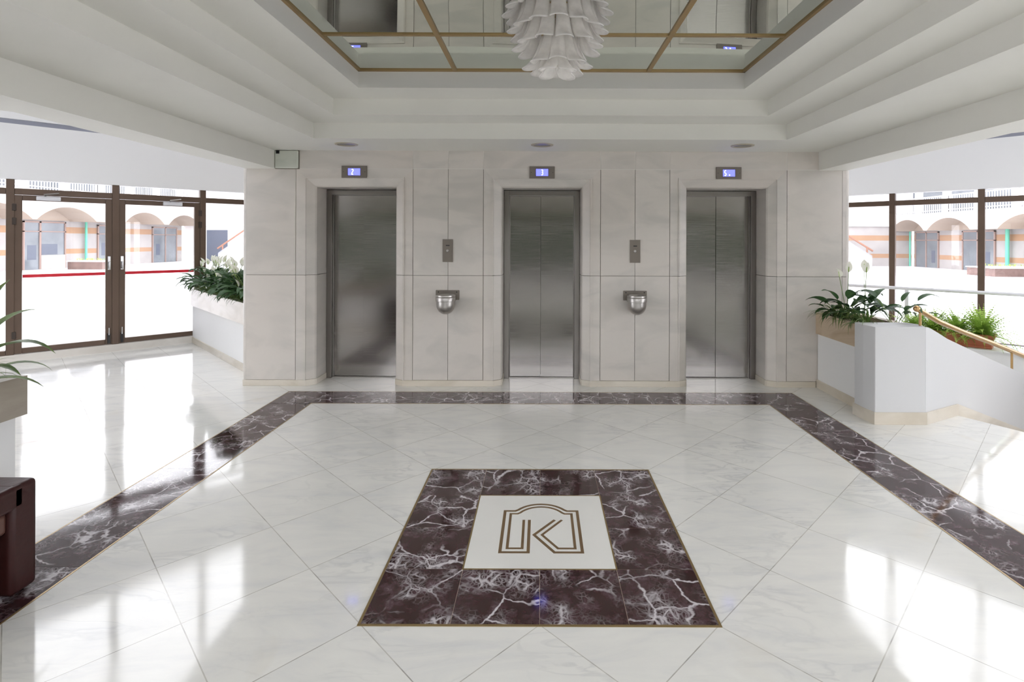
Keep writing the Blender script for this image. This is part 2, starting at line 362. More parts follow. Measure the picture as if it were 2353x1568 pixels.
# maroon border
mb = MB(); bi, bo = 2.235, 2.64; yi, yo = 5.2, 5.6; zt = .0012; dd = .3725
for k in range(-6, 6):
    x0, x1 = k*dd, (k+1)*dd
    a0 = x0 if k > -6 else -bi; a1 = x1 if k < 5 else bi
    mb.box(a0+.0008, a1-.0008, yi, yo, -.01, zt)
for s in (-1, 1):
    mb.prism([(s*bi, yi), (s*bi, yo), (s*bo, yo)], -.01, zt)
    mb.prism([(s*(bi+.0016), yi), (s*bo, yo-.0016), (s*bo, yi-.01), (s*bi,yi-.01)], -.01, zt)
    y = yi
    while y > -5.4:
        y2 = y - dd; mb.box(min(s*bi,s*bo), max(s*bi,s*bo), y2+.0008, y-.0012, -.01, zt); y = y2
struct('trim_1', mb, M['maroon'])
mb = MB(); bz = .0016
mb.stroke([(-bi,-5.4),(-bi,yi),(bi,yi),(bi,-5.4)], .009, -.01, bz); mb.stroke([(-bo,-5.4),(-bo,yo),(bo,yo),(bo,-5.4)], .009, -.01, bz)
struct('trim_2', mb, M['brassline'])
# medallion
t = thing('floor_medallion', (0,2.96,0), 'square maroon marble floor medallion around a white panel with bronze letter K', 'floor inlay')
mb = MB()
for i in range(-2,2):
    for j in range(-2,2):
        if -1 <= i <= 0 and -1 <= j <= 0: continue
        mb.box(i*dd+.001, (i+1)*dd-.001, 2.96+j*dd+.001, 2.96+(j+1)*dd-.001, -.005, .0018)
obj('marble_border', mb, M['maroon'], t)
mb = MB(); mb.box(-.745,.745,2.215,3.705,-.006,.0010); obj('grout_bed', mb, pbr('pale_grout', srgb(196,176,160), .6), t)
mb = MB(); mb.box(-.3695,.3695,2.5905,3.3295,-.005,.0020); obj('centre_panel', mb, pbr('white_panel_marble', srgb(232,231,226), .08, noise_amt=.02, noise_scale=4), t)
for r, nm in ((.7505,'outer_brass_line'),(.3735,'inner_brass_line')):
    mb = MB(); mb.stroke([(-r,2.96-r),(r,2.96-r),(r,2.96+r),(-r,2.96+r)], .011 if r > .5 else .008, -.004, .0026, closed=True); obj(nm, mb, M['brassline'], t)
def arc(x0, x1, ys, ya, n=14):
    w2 = (x1-x0)/2; h = ya-ys; R = (w2*w2+h*h)/2/h; cx = (x0+x1)/2; cy = ya-R; a0 = math.asin(w2/R)
    return [(cx+R*math.sin(-a0+2*a0*k/n), cy+R*math.cos(-a0+2*a0*k/n)) for k in range(n+1)]
out = [(-.060,.082),(-.060,-.234),(-.205,-.234),(-.205,.182),(-.145,.182)] + arc(-.128,.142,.195,.262) + [(.159,.182),(.218,.182),(.218,-.234),(.075,-.234),(-.032,-.072),(.084,.082)]
inn = [(-.092,.082),(-.092,-.199),(-.170,-.199),(-.170,.150),(-.130,.150)] + arc(-.114,.128,.163,.230) + [(.143,.150),(.183,.150),(.183,-.199),(.094,-.199),(.011,-.072),(.125,.082)]
for pl, nm, wd in ((out,'outer_emblem_line',.0165),(inn,'inner_emblem_line',.0145)):
    mb = MB(); mb.stroke([(x+.0,y+2.96) for x,y in pl], wd, 0, .0026); obj(nm, mb, M['bronzeline'], t)

# ------------------------------------------------------------------ elevator wall
EC = (-2.037, .010, 2.045); HW, OT = .439, 2.176; G = .0022
mb = MB()
def panel(x0, x1, z0, z1, y=WALLY, dep=.03): mb.box(x0+G, x1-G, y, y+dep, z0+G, z1-G)
xs = [XL, EC[0]-.64]; rows = [(.065,1.21),(1.21,2.374)]
seams = [(EC[0]+.64,-1.014),(-1.014,EC[1]-.64),(EC[1]+.64,1.027),(1.027,EC[2]-.64)]
for r in rows:
    panel(XL, EC[0]-.64, *r)
    for a, b in seams: panel(a, b, *r)
    panel(EC[2]+.64, XR-.045, *r); panel(XR-.045, XR, *r)
tb = [(-2.9,EC[0]-.64),(EC[0]-.64,EC[0]+.64)]+seams[:2]+[(EC[1]-.64,EC[1]+.64)]+seams[2:]+[(EC[2]-.64,EC[2]+.64),(EC[2]+.64,3.04)]
for a, b in tb: panel(a, b, 2.374, H0+.01)
# architraves
prof = [(0,6.16),(0,5.89),(.012,5.872),(.085,5.828),(.09,5.822),(.09,5.811),(.106,5.811),(.106,5.82),(.2-G,5.82),(.2-G,5.85)]
for c in EC:
    for s in (-1, 1):
        for z0, z1 in ((.065,1.21-G),(1.21+G,None)):
            vs = []
            for d, y in prof:
                vs += [(c+s*(HW+d), y, z0), (c+s*(HW+d), y, z1 if z1 else OT+d)]
            mb.add(vs, [(2*i,2*i+1,2*i+3,2*i+2) for i in range(len(prof)-1)])
    vs = []
    for d, y in prof: vs += [(c-HW-d+.0, y, OT+d), (c+HW+d, y, OT+d)]
    mb.add(vs, [(2*i,2*i+1,2*i+3,2*i+2) for i in range(len(prof)-1)])
# rounded ends
for s, x in ((-1,XL),(1,XR)):
    pts = [(x, WALLY+G), (x+s*.022, WALLY+.006), (x+s*.038, WALLY+.022), (x+s*.044, WALLY+.045), (x+s*.044, 9.4), (x, 9.4)]
    mb.prism(pts, 0, 2.37)
struct('wall_back', mb, M['wall'])
mb = MB()
edges_x = [XL] + sum([[c-HW-.1, c+HW+.1] for c in EC], []) + [XR]
for i in range(0, 8, 2): mb.box(edges_x[i]+.004, edges_x[i+1]-.004, WALLY+.012, 6.17, 0, 2.6)
for c in EC: mb.box(c-HW-.11, c+HW+.11, WALLY+.012+.03, 6.17, OT+.1, 2.6)
for c in EC: mb.box(c-HW-.0, c+HW+.0, 5.9, 6.17, OT+.001, OT+.11)
mb.box(XL, XR, 6.36, 9.4, 0, 5.6); mb.box(XL, XR, 5.84, 6.37, 2.575, 5.6)
struct('wall_core', mb, M['joint'])
# baseboard
mb = MB(); o_ = .007
def pier(x0, x1, l, r):
    pts = []
    if l: pts += [(x0-.0-o_,6.15),(x0-o_,5.887),(x0+.012-o_*.8,5.869-o_*.5),(x0+.088-o_*.3,5.82-o_)]
    else: pts += [(x0,6.0),(x0,5.82-o_)]
    if r: pts += [(x1-.088+o_*.3,5.82-o_),(x1-.012+o_*.8,5.869-o_*.5),(x1+o_,5.887),(x1+o_,6.15)]
    else: pts += [(x1,5.82-o_),(x1,6.0)]
    mb.prism(pts, 0, .064)
pier(XL-.03, EC[0]-HW, False, True); pier(EC[0]+HW, EC[1]-HW, True, True); pier(EC[1]+HW, EC[2]-HW, True, True); pier(EC[2]+HW, 3.004, True, False)
struct('baseboard_back', mb, M['cream'], bevel=.003)
# elevators
names = ('left', 'middle', 'right')
lab = ['brushed steel lift doors, leftmost of the three in the marble wall',
       'brushed steel lift doors in the middle, between the two wall ashtrays',
       'brushed steel lift doors, rightmost of the three, nearest the brass handrail']
for i, c in enumerate(EC):
    t = thing('elevator_entrance', (c, 6.2, 0), lab[i], 'elevator', 'lift doors along the marble wall')
    mb = MB(); y0 = 6.15
    for s in (-1,1):
        a, b = sorted((c+s*(HW-.002), c+s*(HW-.062))); mb.box(a, b, y0, y0+.16, 0, 2.172)
        a, b = sorted((c+s*(HW-.062), c+s*(HW-.072))); mb.box(a, b, y0+.03, y0+.16, 0, 2.13)
    mb.box(c-HW+.062, c+HW-.062, y0, y0+.16, 2.115, 2.172); obj('door_frame', mb, M['steel_frame'], t, bevel=.003)
    sx = c - .012 + (-.012 if i == 0 else .0)
    mb = MB(); mb.box(c-HW+.05, sx-.0015, 6.205, 6.235, .012, 2.14); obj('door_panel', mb, M['steel'], t)
    mb = MB(); mb.box(sx+.0015, c+HW-.05, 6.197, 6.228, .012, 2.14); obj('door_panel', mb, M['steel'], t)
    mb = MB(); mb.box(c-HW+.03, c+HW-.03, 6.17, 6.3, 0, .006); mb.box(c-HW+.03, c+HW-.03, 6.185, 6.19, .006, .009); obj('sill', mb, M['bowl'], t)
# displays
def digit(mb, x, z, s, kind, y):
    if kind == '2': pts = [[(-.4,.75),(-.2,1),(.3,1),(.5,.7),(.4,.3),(-.3,-.4),(-.5,-.95),(.5,-.95)]]
    elif kind == '3': pts = [[(-.45,.95),(.2,1),(.5,.7),(.3,.1),(-.15,.02)],[(.3,.1),(.5,-.3),(.35,-.85),(0,-1),(-.45,-.9)]]
    else: pts = [[(.45,.98),(0,1),(-.4,.75),(-.5,.3),(-.3,.05),(.2,-.05),(.5,-.35),(.35,-.85),(0,-1),(-.45,-.85)]]
    for p in pts: mb.stroke([(x+a*s*.6, z+b*s) for a, b in p], s*.24, y-.0012, y, plane='xz')
for i, (c, ch, sh, dx) in enumerate(((EC[0],'2',(.0,.0),-.018), (EC[1],'3',(0,0),-.0), (EC[2],'5',(0,0),-.04))):
    z = 2.337
    t = thing('floor_indicator', (c, WALLY-.008, z-.066), 'grey steel plate with a blue lit screen reading %s above the %s lift' % (ch, names[i]), 'floor display', 'floor displays above the lifts')
    mb = MB(); mb.box(c-.138, c+.138, WALLY-.014, WALLY+.004, z-.066, z+.066); obj('plate', mb, M['plate'], t, bevel=.003)
    mb = MB(); mb.box(c-.065, c+.065, WALLY-.016, WALLY-.013, z-.037, z+.037); obj('screen', mb, M['bluescreen'], t)
    mb = MB(); digit(mb, c+dx, z, .028, ch, WALLY-.0165)
    obj('digit', mb, M['digit'], t)
    if ch == '5': mb = MB(); mb.box(c+.0, c+.012, WALLY-.0177, WALLY-.0165, z-.028, z-.016); obj('lit_dot', mb, M['digit'], t)
    for s in (-1,1):
        mb = MB(); mb.lathe([(0,-.0015),(.004,-.0015),(.004,0.)], (c+s*.118, WALLY-.0142, z), 10, 'y'); obj('screw', mb, M['black'], t)
# call panels and ashtrays
for k, (cx, nm) in enumerate(((-1.016,'left'),(1.028,'right'))):
    z = 1.481
    t = thing('call_button_panel', (cx, WALLY-.004, z-.124), 'narrow grey steel lift call plate with one button above the %s ashtray' % nm, 'call panel', 'lift call plates')
    mb = MB(); mb.box(cx-.056, cx+.056, WALLY-.010, WALLY+.004, z-.124, z+.124); obj('plate', mb, M['plate'], t, bevel=.002)
    mb = MB(); mb.box(cx-.020, cx+.020, WALLY-.012, WALLY-.009, z+.052, z+.062); obj('display_slot', mb, M['dark'], t)
    mb = MB(); mb.lathe([(0,-.006),(.012,-.006),(.015,-.003),(.015,0)], (cx-.002, WALLY-.010, z+.001), 20, 'y'); obj('call_button', mb, M['bowl'], t, smooth=True)
    t = thing('wall_ashtray', (cx, WALLY-.05, .8), 'round bottomed steel wall ashtray bowl under the %s call plate' % nm, 'ashtray', 'steel wall ashtrays')
    bz = .945
    mb = MB(); mb.box(cx-.128, cx+.128, WALLY-.012, WALLY+.004, bz, 1.05); obj('backplate', mb, M['plate'], t, bevel=.004, seg=3)
    mb = MB()
    for s in (-1,1): mb = MB(); mb.lathe([(0,-.003),(.006,-.002),(.007,0)], (cx+s*.10, WALLY-.012, 1.03), 12, 'y'); obj('screw', mb, M['dark'], t)
    mb = MB(); R = .098; yb = WALLY-.125; pr = []
    pr = [(.0,.805),(.03,.808)] + [(R*math.sin(a)**.92, .91-.105*math.cos(a)) for a in [PI/2*q/10 for q in range(3,11)]] + [(R,.945)]
    mb.lathe([(r,z2) for r,z2 in pr], (cx, yb, 0), 40); obj('bowl', mb, M['bowl'], t, smooth=True)
    mb = MB(); mb.lathe([(R-.002,.942),(R+.007,.945),(R+.009,.985),(R+.006,.99),(R+.003,.992),(R+.007,.996),(R+.006,1.01),(R-.006,1.014),(R-.012,1.008),(R-.02,.96),(.0,.955)], (cx, yb, 0), 40); obj('rim', mb, M['bowl'], t, smooth=True)
    mb = MB(); mb.box(cx-.06, cx+.06, yb+.06, WALLY-.01, .93, 1.0); obj('bracket', mb, M['plate'], t)
# patched square in the corner
t = thing('cover_plate', (-2.77, WALLY, 2.37), 'pale rough edged square cover in the upper left corner under the beam', 'cover plate')
mb = MB(); mb.box(-2.897,-2.645,WALLY-.03,WALLY,2.372,2.566); obj('cover', mb, M['patch'], t, bevel=.012, seg=3)
mb = MB(); mb.box(-2.88,-2.845,WALLY-.035,WALLY-.02,2.53,2.565); obj('black_notch', mb, M['dark'], t)
mb = MB(); mb.box(-2.9,-2.638,WALLY-.004,WALLY+.001,2.366,2.57); obj('stained_edge', mb, M['joint'], t)

# ------------------------------------------------------------------ ceiling
mb = MB(); xc = .083
rects = [(-1.525,1.69,4.437,1.237,3.009,2.864),(-1.865,2.03,4.78,.90,2.864,2.72),(-2.186,2.357,5.12,.56,2.72,2.57)]
def ring(o, i, z):   # flat ring between outer and inner rectangles
    (a,b,c,d),(e,f,g,h) = o, i
    O = [(a,d,z),(b,d,z),(b,c,z),(a,c,z)]; I = [(e,h,z),(f,h,z),(f,g,z),(e,g,z)]
    for k in range(4): mb.quad(O[k],O[(k+1)%4],I[(k+1)%4],I[k])
def collar(r, z0, z1):
    a,b,c,d = r; P = [(a,d),(b,d),(b,c),(a,c)]
    for k in range(4): p, q = P[k], P[(k+1)%4]; mb.quad((*p,z0),(*q,z0),(*q,z1),(*p,z1))
r1,r2,r3 = [r[:4] for r in rects]; r4 = (-2.9,3.03,5.822,-.14)
collar(r1, 3.012, 2.864); ring(r2, r1, 2.864); collar(r2, 2.864, 2.72); ring(r3, r2, 2.72); collar(r3, 2.72, H0); ring(r4, r3, H0)
# dropped beams and soffit
collar(r4, H0, 2.37)
YJ = 5.845
for p in ([(-3.22,YJ),(-2.9,YJ),(-2.9,-.14),(-6.61,-.14),(-3.22,3.25)], [(3.03,YJ),(3.03,-.14),(7.255,-.14),(3.335,3.78),(3.335,YJ)],
          [(-6.61,-.14),(7.255,-.14),(7.465,-.35),(-6.82,-.35)], [(-6.82,-.35),(-6.2,-.35),(-6.2,-5.5),(-9.5,-5.5),(-9.5,-3.03)], [(7.465,-.35),(6.6,-.35),(6.6,-5.5),(9.9,-5.5),(9.9,-2.785)]):
    mb.quad(*[(x,y,2.37) for x,y in p])
struct('ceiling', mb, M['paint'])
mb = MB()
for p, q in (((-3.22,9.4),(-3.22,3.25)),((-3.22,3.25),(-9.5,-3.03)),((-9.5,-3.03),(-9.5,-5.5)),((9.9,-5.5),(9.9,-2.785)),((9.9,-2.785),(3.335,3.78)),((3.335,3.78),(3.335,9.4))):
    p = Vector(p); q = Vector(q); d = (q-p).normalized(); n = Vector((d.y,-d.x))*.12
    if n.x*(-p.x-q.x) < 0: n = -n
    mb.prism([tuple(p),tuple(q),tuple(q+n),tuple(p+n)], 2.3705, 5.6)
mb.box(-6.2,6.6,-.35,-.23,2.3705,5.6); mb.box(-6.32,-6.2,-5.5,-.23,2.3705,5.6); mb.box(6.6,6.72,-5.5,-.23,2.3705,5.6)
struct('wall_mezzanine', mb, M['fascia'])
mb = MB(); mb.prism([(-3.22,9.6),(-3.22,3.25),(-6.82,-.35),(7.465,-.35),(3.335,3.78),(3.335,9.6)], 5.6, 5.75); mb.prism([(-6.82,-.35),(-6.2,-.35),(-6.2,-5.6),(-9.5,-5.6),(-9.5,-3.03)], 5.6, 5.75); mb.prism([(7.465,-.35),(6.6,-.35),(6.6,-5.6),(9.9,-5.6),(9.9,-2.785)], 5.6, 5.75); struct('ceiling_upper', mb, M['paint'])
# glass roof over both atrium strips
for k, (poly, F, t0, t1) in enumerate((([(-3.22,10.46),(-3.22,3.25),(-9.5,-3.03),(-9.5,-5.5),(-10.6,-5.5),(-10.6,3.08)], FL, -5.3, 5.0), ([(3.335,10.76),(3.335,3.78),(9.9,-2.785),(9.9,-5.5),(10.6,-5.5),(10.6,3.5)], FR, -5.0, 5.2))):
    mb = MB(); mb.prism(poly, 5.62, 5.63); g = struct('window_roof_glazing_%d' % (k+1), mb, M['frosted'])
    mb = MB(); t_ = t0
    while t_ < t1: mb.fbox(F, t_-.03, t_+.03, -.05, 5.1, 5.5, 5.6); t_ += 1.07
    struct('trim_%d' % (k+3), mb, M['bronze'])
mb = MB(); mb.box(-6.2,6.6,-5.5,-.35,5.62,5.63); struct('window_roof_glazing_3', mb, M['glass'])
mb = MB()
for k in range(9): mb.box(-6.2+1.6*k-.04,-6.2+1.6*k+.04,-5.5,-.35,5.5,5.6)
struct('trim_8', mb, M['bronze'])
# ceiling mirror
t = thing('ceiling_mirror', (xc,2.837,3.0), 'square mirrored ceiling panel divided by gold metal strips', 'mirror')
nx = [-1.525,-.717,.085,.887,1.69]; ny = [1.237,2.05,2.85,3.657,4.437]
mb = MB(); mb.box(-1.525,1.69,1.237,4.437,3.009,3.015)
obj('mirror_glass', mb, M['mirror'], t)
mb = MB(); gw = .017
for x in nx[1:-1]: mb.box(x-gw,x+gw,1.237,4.437,2.999,3.0095)
for y in ny[1:-1]: mb.box(-1.525,1.69,y-gw*.8,y+gw*.8,3.0,3.0095)
for a in ((-1.525,-1.5,1.237,4.437),(1.665,1.69,1.237,4.437),(-1.525,1.69,1.237,1.262),(-1.525,1.69,4.412,4.437)): mb.box(*a,2.998,3.0095)
obj('gold_strips', mb, M['gold'], t)
# recessed lamps
for x, nm in ((-1.986,'left'),(.009,'middle'),(2.05,'right')):
    t = thing('recessed_ceiling_lamp', (x,5.43,H0), 'small round recessed ceiling lamp over the %s lift, unlit' % nm, 'ceiling lamp', 'recessed lamps along the marble wall')
    mb = MB(); mb.lathe([(.082,.0),(.088,-.008),(.112,-.006),(.116,.0)], (x,5.43,H0), 40); obj('trim_ring', mb, M['lampring'], t, smooth=True)
    mb = MB(); mb.lathe([(0,-.004),(.06,-.005),(.082,-.001)], (x,5.43,H0), 32); obj('lens', mb, pbr('lamp_lens', srgb(112,108,96), .3), t, smooth=True)

# ------------------------------------------------------------------ glass walls
def bay(F, t0, t1, name, low=True, high=True, ztr=2.20, mid=None):
    """one glazed bay: frame with a pane child"""
    mb = MB(); w_ = .04; d0, d1 = -.05, .05
    mb.fbox(F, t0-w_, t0+w_, d0, d1, .1, 2.36)
    mb.fbox(F, t0+w_, t1-w_, d0, d1, ztr-.035, ztr+.045)
    if low: mb.fbox(F, t0+w_, t1-w_, d0, d1, .1, .16)
    fr = struct(name, mb, M['bronze'], bevel=.006)
    if low:
        mb = MB(); mb.fbox(F, t0+w_, t1-w_, -.004, .004, .16, ztr-.035); obj('pane', mb, M['glass'], fr)
    mb = MB(); mb.fbox(F, t0+w_, t1-w_, -.004, .004, ztr+.045, 2.36); obj('pane', mb, M['glass'], fr)
    return fr
wn = 1
LP = [-5.319,-4.251,-3.183,-2.115,-1.047,.021,1.0847,2.158,3.226,4.294,5.1]
for i in range(len(LP)-1):
    if i in (5,6):
        a, b = LP[i], LP[i+1]; nm = ['left','right'][i-5]; F = FL; s = -1 if i == 5 else 1
        fr = bay(FL, a, b, 'door_frame_%d' % (i-4), low=False)
        d = MB(); x0, x1 = a+.036, b-.036
        for q in ((x0,x0+.075,.105,2.16),(x1-.075,x1,.105,2.16)): d.fbox(F, q[0], q[1], -.03, .035, q[2], q[3])
        d.fbox(F, x0+.075, x1-.075, -.03, .035, 2.092, 2.16); d.fbox(F, x0+.075, x1-.075, -.03, .035, .105, .175)
        dr = obj('door_%d' % (i-4), d, M['bronze'], bevel=.005); dr['kind'] = 'structure'
        m2 = MB(); m2.fbox(F, x0+.075, x1-.075, -.004, .004, .175, 2.092); obj('pane', m2, M['glass'], dr)
        m2 = MB(); m2.fbox(F, x0+.078, x1-.078, .005, .007, 1.085, 1.127); obj('red_tape', m2, M['redtape'], dr, label='red warning tape across the glass')
        hx = (x1-.037) if i == 5 else (x0+.037)
        m2 = MB(); m2.fbox(F, hx-.018, hx+.018, .035, .045, 1.16, 1.35); pl = obj('handle_plate', m2, M['chrome'], dr, bevel=.004)
        m2 = MB(); p0 = Vector((*F(hx,.045),1.27)); m2.tube([p0, (*F(hx,.085),1.27), (*F(hx,.09),1.265), (*F(hx,.09),1.17)], .009); obj('handle', m2, M['chrome'], dr, smooth=True)
        m2 = MB(); m2.fbox(F, hx-.016, hx+.016, .035, .06, .12, .26); obj('floor_bolt', m2, M['black'], dr, bevel=.004)
        m2 = MB(); m2.tube([(*F(hx,.062),.24),(*F(hx,.062),.34)], .007); obj('bolt_rod', m2, M['chrome'], dr, smooth=True)
        c0 = (a+.36) if i == 5 else (b-.40)
        m2 = MB(); m2.fbox(F, c0-.12, c0+.12, .035, .085, 2.10, 2.15); cl = obj('door_closer', m2, M['rail_white'], dr, bevel=.006)
        m2 = MB(); m2.tube([(*F(c0-.03,.06),2.155),(*F(c0-.05,.16),2.17),(*F(c0+.10,.07),2.20)], .009, 8); obj('closer_arm', m2, M['bowl'], cl, smooth=True)
        for hz in (2.0,1.82,.35):
            hh = (x1-.0) if i == 6 else x0
            m2 = MB(); m2.fbox(F, hh-.02, hh+.02, .035, .058, hz-.045, hz+.045); obj('hinge', m2, M['bronze_dark'], dr, bevel=.005)
    else:
        bay(FL, LP[i], LP[i+1], 'window_%d' % wn); wn += 1
RP = [-5.0]; 
RP = [.9475 + 1.0975*k for k in range(-5,5)]
for i in range(len(RP)-1): bay(FR, RP[i], RP[i+1], 'window_%d' % wn); wn += 1
# kerbs, fascias and upper windows
for side, F, a, b in (('left',FL,-5.4,5.2),('right',FR,-5.1,5.4)):
    mb = MB(); mb.fbox(F, a, b, -.25, .065, -.05, .1); struct('baseboard_%s' % side, mb, M['kerb'], bevel=.004)
    mb = MB(); mb.fbox(F, a, b, -.10, .06, 2.36, 3.07); mb.fbox(F, a, b, -.10, .06, 3.13, 3.42); mb.fbox(F, a, b, -.10, .02, 3.07, 3.13)
    struct('wall_fascia_%s' % side, mb, M['fascia'])
    mb = MB(); mb.fbox(F, a, b, .021, .05, 3.072, 3.128); mb.mi = 0; struct('trim_%d' % (5 if side == 'left' else 6), mb, M['slot'])
    PP = LP if side == 'left' else RP
    for i in range(len(PP)-1):
        mb = MB(); t0, t1 = PP[i], PP[i+1]
        mb.fbox(F, t0-.04, t0+.04, -.05, .05, 3.42, 5.6); mb.fbox(F, t0+.04, t1-.04, -.05, .05, 5.52, 5.6); mb.fbox(F, t0+.04, t1-.04, -.05, .05, 3.42, 3.47)
        fr = struct('window_%d' % wn, mb, M['bronze']); wn += 1
        mb = MB(); mb.fbox(F, t0+.04, t1-.04, -.004, .004, 3.47, 5.52); obj('pane', mb, M['glass'], fr)
# outer side walls (beside and behind the camera)
for side, X, y1 in (('left_side',-10.6,3.08),('right_side',10.6,3.5)):
    F = (lambda t, n, X=X: (X + (n if X < 0 else -n), t))
    k = y1
    while k > -5.4:
        k0 = max(-5.5, k-1.4)
        mb = MB(); mb.fbox(F, k-.08, k, -.05, .05, .1, 5.6); mb.fbox(F, k0, k-.08, -.05, .05, 2.36, 3.42); mb.fbox(F, k0, k-.08, -.05, .05, 0, .16); mb.fbox(F, k0, k-.08, -.05, .05, 5.5, 5.6)
        fr = struct('window_%d' % wn, mb, M['bronze']); wn += 1
        mb = MB(); mb.fbox(F, k0, k-.08, -.004, .004, .16, 2.36); mb.fbox(F, k0, k-.08, -.004, .004, 3.42, 5.5); obj('pane', mb, M['glass'], fr)
        k = k0
mb = MB(); mb.box(-10.7,-8.2,-5.7,-5.5,-.1,5.6); mb.box(8.2,10.7,-5.7,-5.5,-.1,5.6); struct('wall_front', mb, M['paint'])
for k in range(8):
    x0 = -8.2+2.05*k; mb = MB(); mb.box(x0,x0+.08,-5.65,-5.55,0,5.6); mb.box(x0,x0+2.05,-5.65,-5.55,0,.1); mb.box(x0,x0+2.05,-5.65,-5.55,2.3,2.38); mb.box(x0,x0+2.05,-5.65,-5.55,5.5,5.6)
    fr = struct('window_%d' % wn, mb, M['bronze']); wn += 1
    mb = MB(); mb.box(x0+.08,x0+2.05,-5.604,-5.596,.1,2.3); mb.box(x0+.08,x0+2.05,-5.604,-5.596,2.38,5.5); obj('pane', mb, M['glass'], fr)
mb = MB(); mb.box(-14,14,-10.6,-9.4,-.05,3.1); o = obj('garden_hedge', mb, M['hedge']); tag(o, 'clipped dark green hedge outside the rear glazing', 'hedge')

# ------------------------------------------------------------------ planters
def planter(poly, name, label, z0, z1, ov, band_mat, base=True):
    """poly: plan polygon; white body, stone band on top, soil"""
    cx = sum(p[0] for p in poly)/len(poly); cy = sum(p[1] for p in poly)/len(poly)
    t = thing(name, (cx,cy,0), label, 'planter')
    def off(o):
        P = [Vector(p) for p in poly]; n = len(P)
        A = sum(P[i].x*P[(i+1)%n].y-P[(i+1)%n].x*P[i].y for i in range(n)); sg = 1 if A > 0 else -1; R = []
        for i in range(n):
            a = (P[i]-P[i-1]).normalized(); b = (P[(i+1)%n]-P[i]).normalized(); na = Vector((a.y,-a.x))*sg; nb = Vector((b.y,-b.x))*sg
            m = (na+nb).normalized(); R.append(P[i]+m*o/max(.4,m.dot(na)))
        return [tuple(p) for p in R]
    mb = MB(); mb.prism(off(0), 0, z0+.01); obj('body', mb, M['fascia'], t)
    O, I = off(ov), off(-.07); n = len(O)
    mb = MB(); vs = [(*p,z0) for p in O]+[(*p,z1) for p in O]+[(*p,z1) for p in I]+[(*p,z1-.12) for p in I]+[(*p,z0) for p in I]
    fs = []
    for k in range(n):
        j = (k+1)%n
        for r in range(4): fs.append((r*n+k, r*n+j, (r+1)*n+j, (r+1)*n+k))
        fs.append((4*n+k,4*n+j,j,k))
    mb.add(vs, fs); obj('stone_band', mb, band_mat, t)
    mb = MB(); mb.prism(off(-.069), z1-.12, z1-.05); obj('soil', mb, M['soil'], t)
    if base: mb = MB(); mb.prism(off(.012), 0, .09); obj('skirting', mb, M['cream'], t, bevel=.002)
    return t
planter([(-3.30,6.16),(-5.38,8.24),(-4.96,8.66),(-3.30,7.0)], 'stone_planter', 'white planter with pale stone rim full of white lilies beside the glass doors', .57, .83, .02, M['cream'])
planter([(3.022,5.81),(3.022,4.95),(3.40,4.95),(3.46,5.2),(3.46,5.81)], 'stone_planter', 'white planter with tan stone rim between the marble wall and the white newel pier', .59, .82, .018, M['tan'])
planter([(-3.55,.7),(-3.55,3.0),(-2.955,3.0),(-2.955,.7)], 'stone_planter', 'planter with grey brown stone rim at the left edge behind the leather seat', .60, .82, .035, M['grey'])

# ------------------------------------------------------------------ stair pier, wall, handrail, steps
A0 = Vector((3.366,4.66)); U = Vector((.883,.47)); Nn = Vector((-.47,.883))
mb = MB(); pp = [(2.915,4.66),(3.366,4.66),tuple(A0+Nn*.16),(3.40,4.935),(3.02,4.935),(2.90,4.80)]
pp = [(2.925,4.66),(3.366,4.66),(3.43,4.80),(3.37,4.935),(2.905,4.935),(2.905,4.80)]
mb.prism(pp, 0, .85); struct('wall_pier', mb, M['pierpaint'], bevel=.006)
mb = MB()
tops = [(0,.85),(.04,.845),(.1,.825),(.2,.785),(.354,.72),(.647,.622),(1.0,.505),(1.886,.221),(2.25,.10)]
vs = []
for s_, h in tops:
    a = A0+U*s_+U*.001; b = a+Nn*.14
    vs += [(a.x,a.y,-2.2),(a.x,a.y,h),(b.x,b.y,h),(b.x,b.y,-2.2)]
fs = []
for k in range(len(tops)-1):
    o = 4*k
    for q in range(4): fs.append((o+q,o+(q+1)%4,o+4+(q+1)%4,o+4+q))
fs += [(3,2,1,0),(len(vs)-4,len(vs)-3,len(vs)-2,len(vs)-1)]
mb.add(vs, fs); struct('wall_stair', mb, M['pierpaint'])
mb = MB()
mb.prism([(2.912,4.646),(3.37,4.646),(3.37,4.67),(2.93,4.67)], 0, .105)
mb.prism([(2.912,4.646),(2.93,4.67),(2.915,4.8),(2.915,4.93),(2.893,4.945),(2.893,4.79)], 0, .105)
a = A0; b = A0+U*.535; n_ = Nn*-.014
mb.prism([tuple(a+n_),tuple(b+n_),tuple(b),tuple(a)], 0, .105)
for s0, s1 in ((.535,2.2),):
    p = A0+U*s0; q = A0+U*s1; vs = [(p.x,p.y,-.16),(p.x,p.y,.105),(q.x,q.y,.105-.344*(s1-s0)),(q.x,q.y,-.16-.344*(s1-s0))]
    vs2 = [(v[0]-Nn.x*.012, v[1]-Nn.y*.012, v[2]) for v in vs]; mb.add(vs2+vs, [(0,1,2,3),(7,6,5,4),(0,4,5,1),(1,5,6,2),(2,6,7,3),(3,7,4,0)])
struct('baseboard_stair', mb, M['cream'], bevel=.002)
mb = MB(); B0 = Vector((3.83,4.91)); Wd = Vector((.47,-.883))*1.5
for k in range(9):
    p = B0+U*(.02+.29*k); q = p+U*.3; mb.prism([tuple(p),tuple(q),tuple(q+Wd),tuple(p+Wd)], -2.2, -.16*(k+1)+.0)
struct('floor_steps', mb, M['cream'], bevel=.004)
mb = MB(); p = B0+Wd; q = p+U*3.2; mb.prism([tuple(p),tuple(q),tuple(q+Wd*.06),tuple(p+Wd*.06)], -2.2, -.12); struct('wall_stairwell', mb, M['fascia'])
